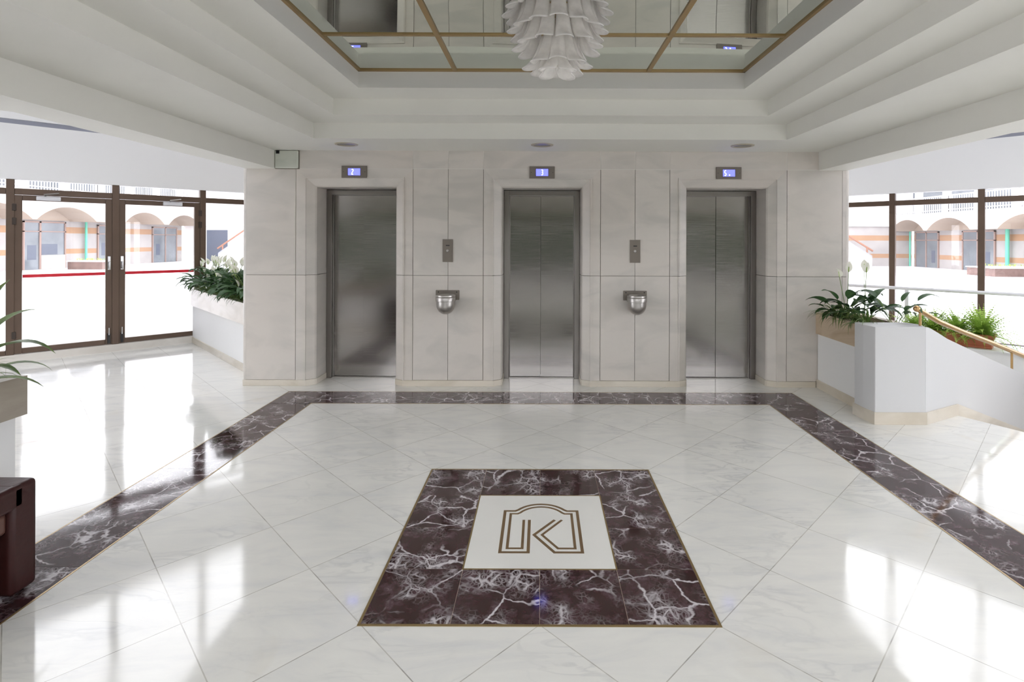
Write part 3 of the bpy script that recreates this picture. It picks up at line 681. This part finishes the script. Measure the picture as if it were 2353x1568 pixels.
# handrail
t = thing('stair_handrail', (3.4,4.75,.85), 'polished brass handrail running down the white stair wall', 'handrail')
rl = [(-.005,1.003),(.10,.965),(.35,.868),(.8,.735),(1.35,.585),(1.9,.428),(2.3,.31)]
mb = MB(); pts = [(*(A0+Nn*.07+U*s_), h) for s_, h in rl]; mb.tube(pts, .023, 16); obj('rail', mb, M['brass'], t, smooth=True)
mb = MB(); c0 = Vector(pts[0]); mb.lathe([(0,-.029),(.016,-.024),(.026,-.012),(.029,0),(.026,.012),(.016,.024),(0,.029)], tuple(c0), 20); obj('end_ball', mb, M['brass'], t, smooth=True)
for s_, h0, h1 in ((.05,.845,.975),(1.80,.25,.45)):
    p = A0+Nn*.07+U*s_; mb = MB(); mb.tube([(p.x,p.y,h0-.02),(p.x,p.y,h1)], .011); obj('post', mb, M['brass'], t, smooth=True)
# ledge and guard rail
FG = lambda t, n: (5.475 - S*t - S*n, 5.475 + S*t - S*n)     # frame on X+Y = 10.95
mb = MB(); mb.fbox(FG, -1.6, 1.75, -.57, 0, -2.2, .372); mb.fbox(FG,-1.6,1.75,-.58,.01,.372,.385); struct('wall_ledge', mb, M['fascia'])
mb = MB(); mb.fbox(FG, -1.6, 1.75, -.60, -.581, -2.2, .392); struct('trim_7', mb, M['bronze_dark'])
t = thing('guard_rail', (5.6,5.85,.385), 'white painted pipe guard rail behind the fern trough', 'railing')
gz = 1.0
P = lambda t_, z: (*FG(t_,-.354), z)
mb = MB(); mb.tube([P(-1.6,gz),P(1.36,gz),P(2.2,gz)], .021, 14); obj('top_rail', mb, M['rail_white'], t, smooth=True)
for t_ in (-.75, 1.506): 
    mb = MB(); mb.tube([P(t_,.38),P(t_,gz)], .022, 12); obj('post', mb, M['rail_white'], t, smooth=True)

# ------------------------------------------------------------------ plants
def leaf(mb, base, az, pet, el, length, width, droop, fold=.25, tip=1.0, seg=8, twist=0, prof=None):
    """petiole leaving base, then a blade that arches over; az azimuth, el start elevation"""
    d = Vector((math.cos(az)*math.cos(el), math.sin(az)*math.cos(el), math.sin(el)))
    side = Vector((-math.sin(az), math.cos(az), 0))
    p = Vector(base); mi = mb.mi
    if pet > 0:
        pts = [p]; dd_ = d.copy(); bend = droop*.25
        for k in range(4):
            p = p + dd_*pet/4; pts.append(p.copy()); ax = side; dd_ = (Matrix.Rotation(bend/4, 3, ax) @ dd_).normalized()
        mb.mi = 1; mb.tube(pts, [.0035,.003,.0028,.0025,.002], 5, cap=False); mb.mi = mi; d = dd_
    vs = []; fs = []
    for k in range(seg+1):
        u = k/seg
        wd = (prof(u) if prof else (math.sin(PI*min(1,u**.72))**.9)*(1-.15*u)) * width/2
        if k == seg: wd = .0006
        up = side.cross(d).normalized()*-1
        if up.z < 0 and k == 0: pass
        ca = math.cos(twist); sa = math.sin(twist); sd = side*ca + up*sa
        lift = fold*wd
        n_ = d.cross(sd).normalized()
        if n_.z < 0: n_ = -n_
        vs += [p - sd*wd + n_*lift, p - sd*wd*.5 + n_*lift*.62, p - n_*0, p + sd*wd*.5 + n_*lift*.62, p + sd*wd + n_*lift]
        if k < seg:
            p = p + d*length/seg; d = (Matrix.Rotation(droop/seg*(.5+u), 3, side) @ d).normalized()
    for k in range(seg):
        for q in range(4): a = k*5+q; fs.append((a,a+1,a+6,a+5))
    mb.add(vs, fs)
rnd = random.Random(3)
def lily(loc, label, n=16, h=.34, group=None, flowers=0, seed=1, fl_h=.5, leafmat='lily', spread=1.0, big=1.0, avoid=None):
    r = random.Random(seed); t = thing('peace_lily', loc, label, 'potted plant', group)
    mb = MB()
    for k in range(n):
        az = 2*PI*k/n*1.0 + r.uniform(-.4,.4) + k*2.4; q = r.random()
        el = math.radians(r.uniform(38,84)) ; L = r.uniform(.15,.24)*big
        b = (r.uniform(-.03,.03), r.uniform(-.03,.03), 0)
        if avoid and math.cos(az)*avoid[0]+math.sin(az)*avoid[1] > .15: az += PI
        leaf(mb, b, az, h*r.uniform(.45,1.0)*1.0, el, L, L*r.uniform(.34,.42), r.uniform(1.2,2.3)*spread, fold=.3, twist=r.uniform(-.35,.35))
    obj('foliage', mb, [M[leafmat], M['stem']], t, smooth=True, local=True, angle=70)
    for k in range(flowers):
        az = r.uniform(0,2*PI); rr = r.uniform(.02,.10+.014*flowers); x, y = rr*math.cos(az), rr*math.sin(az); hh = fl_h*r.uniform(.78 if flowers < 5 else .42,1.05)
        stem = MB(); stem.tube([(0,0,0),(x*.4,y*.4,hh*.5),(x,y,hh)], .003, 6)
        fo = obj('flower_stem', stem, M['stem'], t, smooth=True, local=True)
        m2 = MB(); leaf(m2, (x,y,hh-.01), az, 0, math.radians(78), r.uniform(.10,.13), r.uniform(.06,.08), .5, fold=.7, seg=8, twist=r.uniform(-.3,.3)); fl = obj('flower', m2, [M['spathe'], M['stem']], t, smooth=True, local=True, angle=80)
        m3 = MB(); m3.tube([(x,y,hh),(x+.012*math.cos(az),y+.012*math.sin(az),hh+.05)], [.005,.004], 8); s_ = obj('spadix', m3, M['fern'], fl, smooth=True, local=True)
        s_.location = (0,0,0)
    return t
def spider(loc, label, seed, n=26, L=.2, group=None, az0=0, az1=2*PI, mat='blade', w=.013):
    r = random.Random(seed); t = thing('spider_plant', loc, label, 'grassy plant', group); mb = MB()
    for k in range(n):
        az = r.uniform(az0, az1); leaf(mb, (r.uniform(-.02,.02), r.uniform(-.02,.02), 0), az, 0, math.radians(r.uniform(30,80)), L*r.uniform(.7,1.25), w*r.uniform(.8,1.3), r.uniform(1.4,2.9), fold=.5, seg=8, prof=lambda u: min(1,u*6+.4)*(1-u**2.5))
    obj('foliage', mb, [M[mat], M['stem']], t, smooth=True, local=True, angle=70)
    return t
zs = .76
# right planter
g = 'lilies in the planter beside the newel pier'
lily((3.17,5.52,zs), 'peace lily with dark leaves against the marble wall in the tan rimmed planter', 20, .30, g, 2, 11, .56, big=1.15, avoid=(0,1))
lily((3.23,5.32,zs), 'peace lily with two tall pale flowers in the middle of the tan rimmed planter', 18, .30, g, 2, 5, .54, big=1.1)
lily((3.33,5.02,zs), 'peace lily with upright leaves nearest the white newel pier', 11, .38, g, 0, 23, .3, big=1.1)
g = 'spider plants over the tan planter rim'
for k, (x, y, s_) in enumerate(((3.075,5.56,1),(3.07,5.38,2),(3.08,5.2,3),(3.07,5.02,4))):
    spider((x,y,zs+.02), ['spider plant spilling over the tan rim right beside the marble wall','second spider plant from the marble wall over the tan rim','third spider plant from the marble wall over the tan rim','spider plant at the newel pier end of the tan rim'][k], s_+40, 26, .30, g, PI*.8, PI*1.55)
# left rear planter, direction from wall end to doors
g = 'white flowering lilies in the planter by the glass doors'
for k in range(7):
    f = (k+.9)/7.2; x = -3.5 - 1.72*f + .10; y = 6.36 + 1.72*f + .10
    lily((x, y, .78), 'white flowering lily, %s in the row running from the marble wall to the glass doors' % ['first','second','third','fourth','fifth','sixth','last'][k], 42, .36, g, 10, 60+k, .48, big=1.1, avoid=(.9,.45) if k < 2 else ((-.2,.98) if k > 5 else None))
g = 'spider plants over the pale planter rim'
for k in range(5):
    f = (k+.7)/5; spider((-3.45-1.75*f, 6.40+1.75*f, .80), 'spider plant over the pale rim by the glass doors, %s from the marble wall' % ['first','second','third','fourth','last'][k], 80+k, 24, .28, g, PI*.95, PI*1.65)
# near left planter
t = thing('broad_leaf_plant', (-3.10,2.80,.77), 'broad leaved plant reaching into the picture at the left edge over the grey brown planter', 'potted plant')
mb = MB()
for az, el, pet, L, wd, dr in ((.12,66,.20,.44,.085,1.75),(.0,74,.34,.36,.08,.55),(-.15,48,.16,.34,.075,1.3),(.25,36,.10,.34,.055,1.2),(1.3,70,.3,.33,.07,1.3),(2.6,70,.3,.3,.07,1.2),(-2.4,70,.35,.3,.07,1.1),(-1.2,66,.25,.3,.07,1.5),(.75,45,.18,.28,.05,1.6)):
    leaf(mb, (0,0,0), az, pet, math.radians(el), L, wd, dr, fold=.35, seg=10)
obj('foliage', mb, [M['big'], M['stem']], t, smooth=True, local=True, angle=70)
spider((-3.08,2.86,.79), 'narrow leaved spider plant drooping over the grey brown planter corner', 131, 20, .24, None, -1.2, 1.5, w=.010)
# fern trough
P_ = lambda t_, n_, z: (*FG(t_, n_), z)
c0 = FG(1.02,-.17)
t = thing('terracotta_trough', (*c0,.385), 'long terracotta plant trough on the white ledge below the pipe rail', 'plant pot')
mb = MB(); z0, z1 = .387, .545; L0, L1, W0, W1 = .36,.40,.085,.115
def ringp(l, w_, z): return [P_(1.02+a*l, -.17+b*w_, z) for a, b in ((-1,1),(1,1),(1,-1),(-1,-1))]
R_ = [ringp(L0+.01,W0+.01,z0), ringp(L0+.01,W0+.01,z0+.025), ringp(L0,W0,z0+.027), ringp(L1-.01,W1-.01,z1-.03), ringp(L1,W1,z1-.03), ringp(L1,W1,z1), ringp(L1-.015,W1-.015,z1), ringp(L1-.02,W1-.02,z1-.05)]
vs = sum(R_, []); fs = []
for i in range(len(R_)-1):
    for k in range(4): fs.append((4*i+k, 4*i+(k+1)%4, 4*i+4+(k+1)%4, 4*i+4+k))
fs += [(3,2,1,0), tuple(len(vs)-4+k for k in range(4))]
mb.add(vs, fs); obj('trough', mb, M['terra'], t, bevel=.003)
mb = MB(); mb.prism([p[:2] for p in ringp(L1-.022,W1-.022,0)], .49, .51); obj('soil', mb, M['soil'], t)
def fern(t_, n_, label, seed, n=60, L=.30):
    x, y = FG(t_, n_); r = random.Random(seed); t = thing('fern', (x,y,.505), label, 'fern', 'ferns in the terracotta trough'); mb = MB()
    for k in range(n):
        az = r.uniform(0,2*PI); el = math.radians(r.uniform(8,86)); LL = L*r.uniform(.6,1.15); dr = r.uniform(.5,2.2)
        d = Vector((math.cos(az)*math.cos(el), math.sin(az)*math.cos(el), math.sin(el))); side = Vector((-math.sin(az), math.cos(az), 0)); p = Vector((r.uniform(-.05,.05), r.uniform(-.03,.03), 0))
        N = 15
        for q in range(N):
            u = q/N; p2 = p + d*LL/N; wd = .040*math.sin(PI*min(1,(u+.12)))**.7*(1-.5*u)
            up = d.cross(side).normalized()
            if q > 1:
                for sg in (-1,1):
                    tip = p + side*sg*wd + d*wd*.55 + up*.004; a = p + d*.002; b = p + d*LL/N*.75
                    mb.add([a, a.lerp(tip,.55)+d*.001, tip, b.lerp(tip,.4)+d*.002, b], [(0,1,2,3,4)])
            mb.add([p-side*.0012, p+side*.0012, p2+side*.001, p2-side*.001], [(0,1,2,3)])
            p = p2; d = (Matrix.Rotation(dr/N*(.4+u), 3, side) @ d).normalized()
    obj('fronds', mb, M['fern'], t, local=True)
fern(.74,-.17,'bright green fern at the right end of the terracotta trough', 1, 210, .44)
fern(.98,-.17,'bright green fern in the middle of the terracotta trough behind the brass rail', 2, 170, .36)
fern(1.20,-.17,'bright green fern behind the left part of the brass rail', 3, 170, .34)
fern(1.38,-.17,'bright green fern at the left end of the trough beside the white rail post', 4, 140, .32)

# ------------------------------------------------------------------ leather seat
t = thing('leather_bench', (-2.6,1.9,0), 'burgundy leather bench with open looped arm at the lower left edge', 'bench')
def loop(x0, x1, y0, y1, h, wl, wt):
    mb = MB(); mb.box(x0,x1,y1-wl,y1,.0,h-wt); mb.box(x0,x1,y0,y0+wl,.0,h-wt); mb.box(x0,x1,y0,y1,h-wt,h); return mb
mb = MB(); mb.box(-2.87,-2.325,2.345,2.47,.012,.50); obj('leg', mb, M['leather'], t, bevel=.022, seg=4, smooth=True)
mb = MB(); mb.box(-2.87,-2.325,1.3,1.42,.012,.50); obj('leg', mb, M['leather'], t, bevel=.022, seg=4, smooth=True)
mb = MB(); mb.box(-2.87,-2.325,1.36,2.41,.39,.499); obj('seat', mb, M['leather'], t, bevel=.018, seg=4, smooth=True)
mb = MB(); mb.box(-2.87,-2.345,1.41,2.352,.295,.392); obj('under_cushion', mb, M['leather2'], t, bevel=.02, seg=3, smooth=True)
mb = MB(); mb.box(-2.85,-2.42,1.40,2.36,.10,.296); obj('base_panel', mb, M['dark'], t)

mb = MB(); mb.box(-5.5,-1.4,-3.5,1.1,0,.012); o = obj('bounce_blocker', mb, pbr('dark_blocker', srgb(62,48,44), .95, noise_amt=.2, noise_scale=20)); tag(o, 'dark brown rug added out of view to cut light bounced onto the ceiling', 'blocker')  # unseen dark sheet, added to cut floor bounce onto the ceiling near the camera
# ------------------------------------------------------------------ chandelier
cxy = Vector((.085,2.86)); 
ch = thing('chandelier', (cxy.x,cxy.y,2.445), 'tiered chandelier of milky white glass petals hanging from the ceiling mirror', 'chandelier')
def petal_mesh(L=.235, R=.036, flare=.062):
    mb = MB(); NU, NV = 10, 12; vs = []; fs = []
    for j in range(NV+1):
        v = j/NV; Rv = R*(.78+.32*v+.12*v*v)
        out = flare*(v**3.2); drop = L*(v-.06*v**4)
        for i in range(NU+1):
            u = -1+2*i/NU; th = u*math.radians(88)
            ed = 1-.10*abs(u)**2.5*v
            x = Rv*math.sin(th)*1.06; y = Rv*(math.cos(th)-1) + out*(1-.35*abs(u)**2) ; z = -drop*ed
            vs.append((x, -y, z))
    for j in range(NV):
        for i in range(NU): a = j*(NU+1)+i; fs.append((a,a+1,a+NU+2,a+NU+1))
    mb.add(vs, fs)
    mb.tube([(0,.012,.006),(0,.03,.014),(0,.045,.0)], .004, 6)
    return mb
p0 = obj('glass_petal', petal_mesh(), M['petal'], ch, smooth=True, local=True, solid=.0045, angle=75)
first = True
tiers = [(.035,2.705,7,.18,.0),(.105,2.74,9,.11,.3),(.175,2.845,14,.07,.1),(.228,2.955,18,.05,.0),(.245,3.085,19,.04,.16)]
tiers = [(.022,2.672,4,.20,.5),(.082,2.700,8,.22,.0),(.150,2.800,11,.16,.3),(.185,2.885,13,.12,.0),(.218,2.985,15,.09,.35)]
for r0, ztop, n, tilt, ph in tiers:
    for k in range(n):
        o = p0 if first else p0.copy()
        if not first: COL.objects.link(o); o.parent = ch
        first = False
        a = 2*PI*(k+ph)/n - PI/2; jt = random.uniform(-.03,.03)
        pos = Vector((r0*math.cos(a), r0*math.sin(a), ztop-2.42+random.uniform(-.006,.006)))
        o.location = pos
        # petal outward is local -y -> rotate so that -y points radially out
        o.rotation_euler = (Matrix.Rotation(a+PI/2+jt,4,'Z') @ Matrix.Rotation(-tilt,4,'X')).to_euler()
mb = MB()
mb.tube([(cxy.x,cxy.y,2.62),(cxy.x,cxy.y,3.0)], .012); mb.lathe([(0,-.02),(.07,-.018),(.075,0),(0,0)], (cxy.x,cxy.y,3.009), 32)
for r0, z in ((.03,2.66),(.085,2.69),(.155,2.81),(.20,2.925)):
    mb.tube([(cxy.x+r0*math.cos(2*PI*k/24), cxy.y+r0*math.sin(2*PI*k/24), z) for k in range(25)], .004, 6, cap=False)
    for q in range(4): mb.tube([(cxy.x,cxy.y,z),(cxy.x+r0*math.cos(q*PI/2+.4),cxy.y+r0*math.sin(q*PI/2+.4),z)], .003, 6)
obj('brass_frame', mb, M['gold'], ch, smooth=True)

# ------------------------------------------------------------------ courtyard outside
mb = MB(); mb.prism([(-60,3),(-10.95,3),(-10.9,2.8),(-4.08,9.62),(4.5,9.62),(7.05,7.06),(8.2,5.92),(10.9,3.2),(60,3),(60,60),(-60,60)], -.3, -.006)
mb.box(-60,-10.91,-25,3,-.3,-.006); mb.box(10.91,60,-25,3,-.3,-.006); mb.box(-10.91,10.91,-25,-5.61,-.3,-.006); struct('floor_plaza', mb, M['plaza'])
def arcade(X, sg, arches, zs, za, ztop, y0, y1, label, shops, dz, bandtop=9.0):
    """facade along the courtyard side; sg +1 on the right (+X)"""
    f = 1.5; xf, xb = X - sg*f, X
    t = thing('arcade_building', (X+sg*2, (y0+y1)/2, 0), label, 'building')
    prof = []; prof.append((y0, zs))
    for a, b in arches:
        w2 = (b-a)/2; h = za-zs; R = (w2*w2+h*h)/2/h; c = (a+b)/2; a0 = math.asin(min(1,w2/R))
        for k in range(17): an = -a0+2*a0*k/16; prof.append((c+R*math.sin(an), za-R+R*math.cos(an)))
    prof.append((y1, zs))
    mb = MB(); n = len(prof)
    for x in (xf, xb-sg*.02):
        for i in range(n-1):
            if prof[i+1][0]-prof[i][0] < 1e-4: continue
            if x == xf: mb.quad((x,prof[i][0],prof[i][1]),(x,prof[i+1][0],prof[i+1][1]),(x,prof[i+1][0],ztop),(x,prof[i][0],ztop))
    mb.quad((xf,y0,ztop),(xf,y1,ztop),(xb,y1,ztop),(xb,y0,ztop))
    obj('arched_front', mb, M['plaster'], t)
    mb = MB()
    for i in range(n-1): mb.quad((xf,prof[i][0],prof[i][1]),(xf,prof[i+1][0],prof[i+1][1]),(xb,prof[i+1][0],prof[i+1][1]),(xb,prof[i][0],prof[i][1]))
    mb.box(min(xb-sg*.03,xb),max(xb-sg*.03,xb),y0,y1,zs+.02,za+.2)
    obj('vault', mb, M['tanplaster'], t)
    mb = MB(); a_, b_ = sorted((xb, xb+sg*4)); mb.box(a_,b_,y0,y1,-.1,9.0); obj('shop_wall', mb, M['striped'], t)
    # upper gallery: parapet posts, railing
    mb = MB(); yy = y0
    while yy < y1-.4:
        a_, b_ = sorted((xf+sg*.02, xf+sg*.3)); mb.box(a_, b_, yy, yy+.32, ztop, 6.2); yy += 2.2
    a_, b_ = sorted((xf, xb)); mb.box(a_, b_, y0, y1, 6.0, 6.6)
    obj('gallery_columns', mb, M['plaster_w'], t)
    mb = MB(); mb.box(*sorted((xb-sg*.06, xb-sg*.02)), y0, y1, ztop, 6.0); obj('gallery_recess_shade', mb, M['shopglass'], t)  # grey-blue sheet behind the columns, its colour stands in for the recess shade
    mb = MB(); a_, b_ = sorted((xf+sg*.1, xf+sg*.14)); mb.box(a_,b_,y0,y1,ztop+.9,ztop+.96); mb.box(a_,b_,y0,y1,ztop+.12,ztop+.16); yy = y0
    while yy < y1: mb.box(a_,b_,yy,yy+.025,ztop,ztop+.93); yy += .16
    obj('gallery_railing', mb, M['rail_white'], t)
    for (a, b, z0, z1, kind) in shops:
        mb = MB(); x0 = xb-sg*.06; w_ = .07
        A = lambda ya, yb_, za_, zb_, dx0, dx1: mb.box(*sorted((xb-sg*dx0, xb-sg*dx1)), ya, yb_, za_, zb_)
        A(a,a+w_,z0,z1,.0,.08); A(b-w_,b,z0,z1,0,.08); A(a,b,z1-w_,z1,0,.08); A(a,b,z1-.55,z1-.5,0,.08)
        if kind == 'window':
            A(a+(b-a)*.36,a+(b-a)*.36+.1,z0,z1,0,.08)
        else: A((a+b)/2,(a+b)/2+.07,z0,z1,0,.08)
        fr = obj('shop_window', mb, M['alu'], t)
        m_ = mb; mb = MB(); mb.box(*sorted((xb-sg*.01, xb-sg*.04)), a+w_, b-w_, z0, z1-w_); obj('pane', mb, M['shopglass'], fr)
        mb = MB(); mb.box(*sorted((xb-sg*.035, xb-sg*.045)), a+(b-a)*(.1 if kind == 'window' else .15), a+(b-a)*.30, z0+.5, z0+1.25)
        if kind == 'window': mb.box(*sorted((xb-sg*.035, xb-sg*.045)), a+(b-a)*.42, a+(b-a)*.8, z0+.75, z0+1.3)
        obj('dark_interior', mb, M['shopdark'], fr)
        if kind == 'window':
            mb = MB(); mb.box(*sorted((xb-sg*.01, xb-sg*.09)), a+(b-a)*.40, b-.05, 0, .72); obj('panel', mb, M['plaster'], fr)
    return t
arcade(-26, -1, [(14.6,18.2),(18.5,22.0),(22.2,25.7),(25.9,29.4),(31.4,34.7),(35.1,38.3)], 2.53, 3.22, 4.0, 12, 38.6,
       'cream arcade building with striped shop front seen through the left glass doors', [(19.5,23.5,0,2.45,'window'),(26.7,29.1,0,2.48,'window'),(31.2,33.2,.1,2.4,'door'),(35.6,38.0,0,2.4,'door')], 0)
arcade(24, 1, [(16.5,19.8),(23.0,26.3),(27.96,31.1),(31.35,34.3)], 2.24, 2.92, 3.24, 12, 34.3,
       'cream arcade building with striped shop front seen through the right windows', [(28.1,30.3,-.2,2.2,'door'),(32.1,34.1,-.2,2.2,'door')], -.24)
# pilasters between arches
for X, y, side in ((-24.45,30.4,'left'),(22.45,27.0,'right')): pass
for x, y, r, nm, z1 in ((-25.85,30.3,.06,'left',2.6),(23.8,27.2,.09,'nearest right',2.4),(23.85,34.45,.05,'far right',2.4)):
    mb = MB(); mb.tube([(x,y,0),(x,y,z1)], r, 12); o = obj('drain_pipe', mb, M['green'], smooth=True); tag(o, 'green vertical drain pipe on the striped %s arcade wall' % nm, 'pipe')
# courtyard planters
for (a,b,c,d,h), lb in (((-24.5,-22.7,27.6,28.6,.44),'brown stone planter box in the courtyard seen through the left glass door'), ((20.7,23.4,24.3,25.9,.42),'brown stone planter box in the courtyard seen through the right window')):
    t = thing('courtyard_planter', ((a+b)/2,(c+d)/2,0), lb, 'planter')
    mb = MB(); mb.box(a,b,c,d,-.05,h-.05); obj('box', mb, M['brownstone'], t)
    mb = MB(); mb.box(a-.04,b+.04,c-.04,d+.04,h-.05,h); obj('rim', mb, M['plaster_w'], t)
    mb = MB(); r = random.Random(5)
    for k in range(60): leaf(mb, (r.uniform(a+.2,b-.2), r.uniform(c+.2,d-.2), h), r.uniform(0,6.28), 0, r.uniform(.6,1.4), .18, .03, 1.2, seg=4)
    o = obj('grass', mb, [M['fern'],M['stem']], t); o['kind'] = 'stuff'
# end buildings with outside stairs
for sx, x0, x1, Y, lb in ((-1,-26,-2,38.8,'left'),(1,2,24,34.5,'right')):
    t = thing('end_building', ((x0+x1)/2, Y+3, 0), 'white building closing the courtyard behind the %s outside staircase' % lb, 'building')
    mb = MB(); mb.box(x0,x1,Y,Y+6,-.1,9); obj('wall', mb, M['striped'] if sx > 0 else M['plaster_w'], t)
    mb = MB(); mb.box(x0,x1,Y-.12,Y,2.55,9); obj('upper_wall', mb, M['plaster_w'], t)
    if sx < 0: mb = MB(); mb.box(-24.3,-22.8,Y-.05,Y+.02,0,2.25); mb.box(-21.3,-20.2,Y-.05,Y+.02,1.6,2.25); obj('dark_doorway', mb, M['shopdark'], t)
for nm, xa, xb_, ya, za, sl in (('left',-22.4,-15.0,37.0,.54,.69),('right',20.5,12.0,33.0,.60,.61)):
    L = abs(xb_-xa); zt_ = za+L*sl; sg = 1 if xb_ > xa else -1
    t = thing('outside_staircase', ((xa+xb_)/2, ya, 0), 'white outside staircase parapet with brown rail on the far %s of the courtyard' % nm, 'staircase')
    mb = MB(); vs = [(xa,ya,0),(xb_,ya,0),(xb_,ya,zt_),(xa,ya,za)]; vs += [(x,y+1.2,z) for x,y,z in vs]; mb.add(vs, [(0,1,2,3),(7,6,5,4),(0,4,5,1),(1,5,6,2),(2,6,7,3),(3,7,4,0)]); obj('parapet', mb, M['plaster_w'], t)
    mb = MB(); vs = [(xa,ya-.02,za-.02),(xb_,ya-.02,zt_-.02),(xb_,ya-.02,zt_+.10),(xa,ya-.02,za+.10)]; vs += [(x,y+.2,z) for x,y,z in vs]; mb.add(vs, [(0,1,2,3),(7,6,5,4),(0,4,5,1),(1,5,6,2),(2,6,7,3),(3,7,4,0)]); obj('coping', mb, M['slot'], t)
    mb = MB(); mb.tube([(xa-sg*.1,ya+.1,za+.40),(xb_,ya+.1,zt_+.47)], .06, 8); obj('rail', mb, M['brownrail'], t)
    mb = MB()
    for q in range(3): mb.tube([(xa+sg*(.25+2.4*q),ya+.1,za+(.25+2.4*q)*sl),(xa+sg*(.25+2.4*q),ya+.1,za+.45+(.25+2.4*q)*sl)], .05, 8)
    obj('rail_posts', mb, M['brownrail'], t)
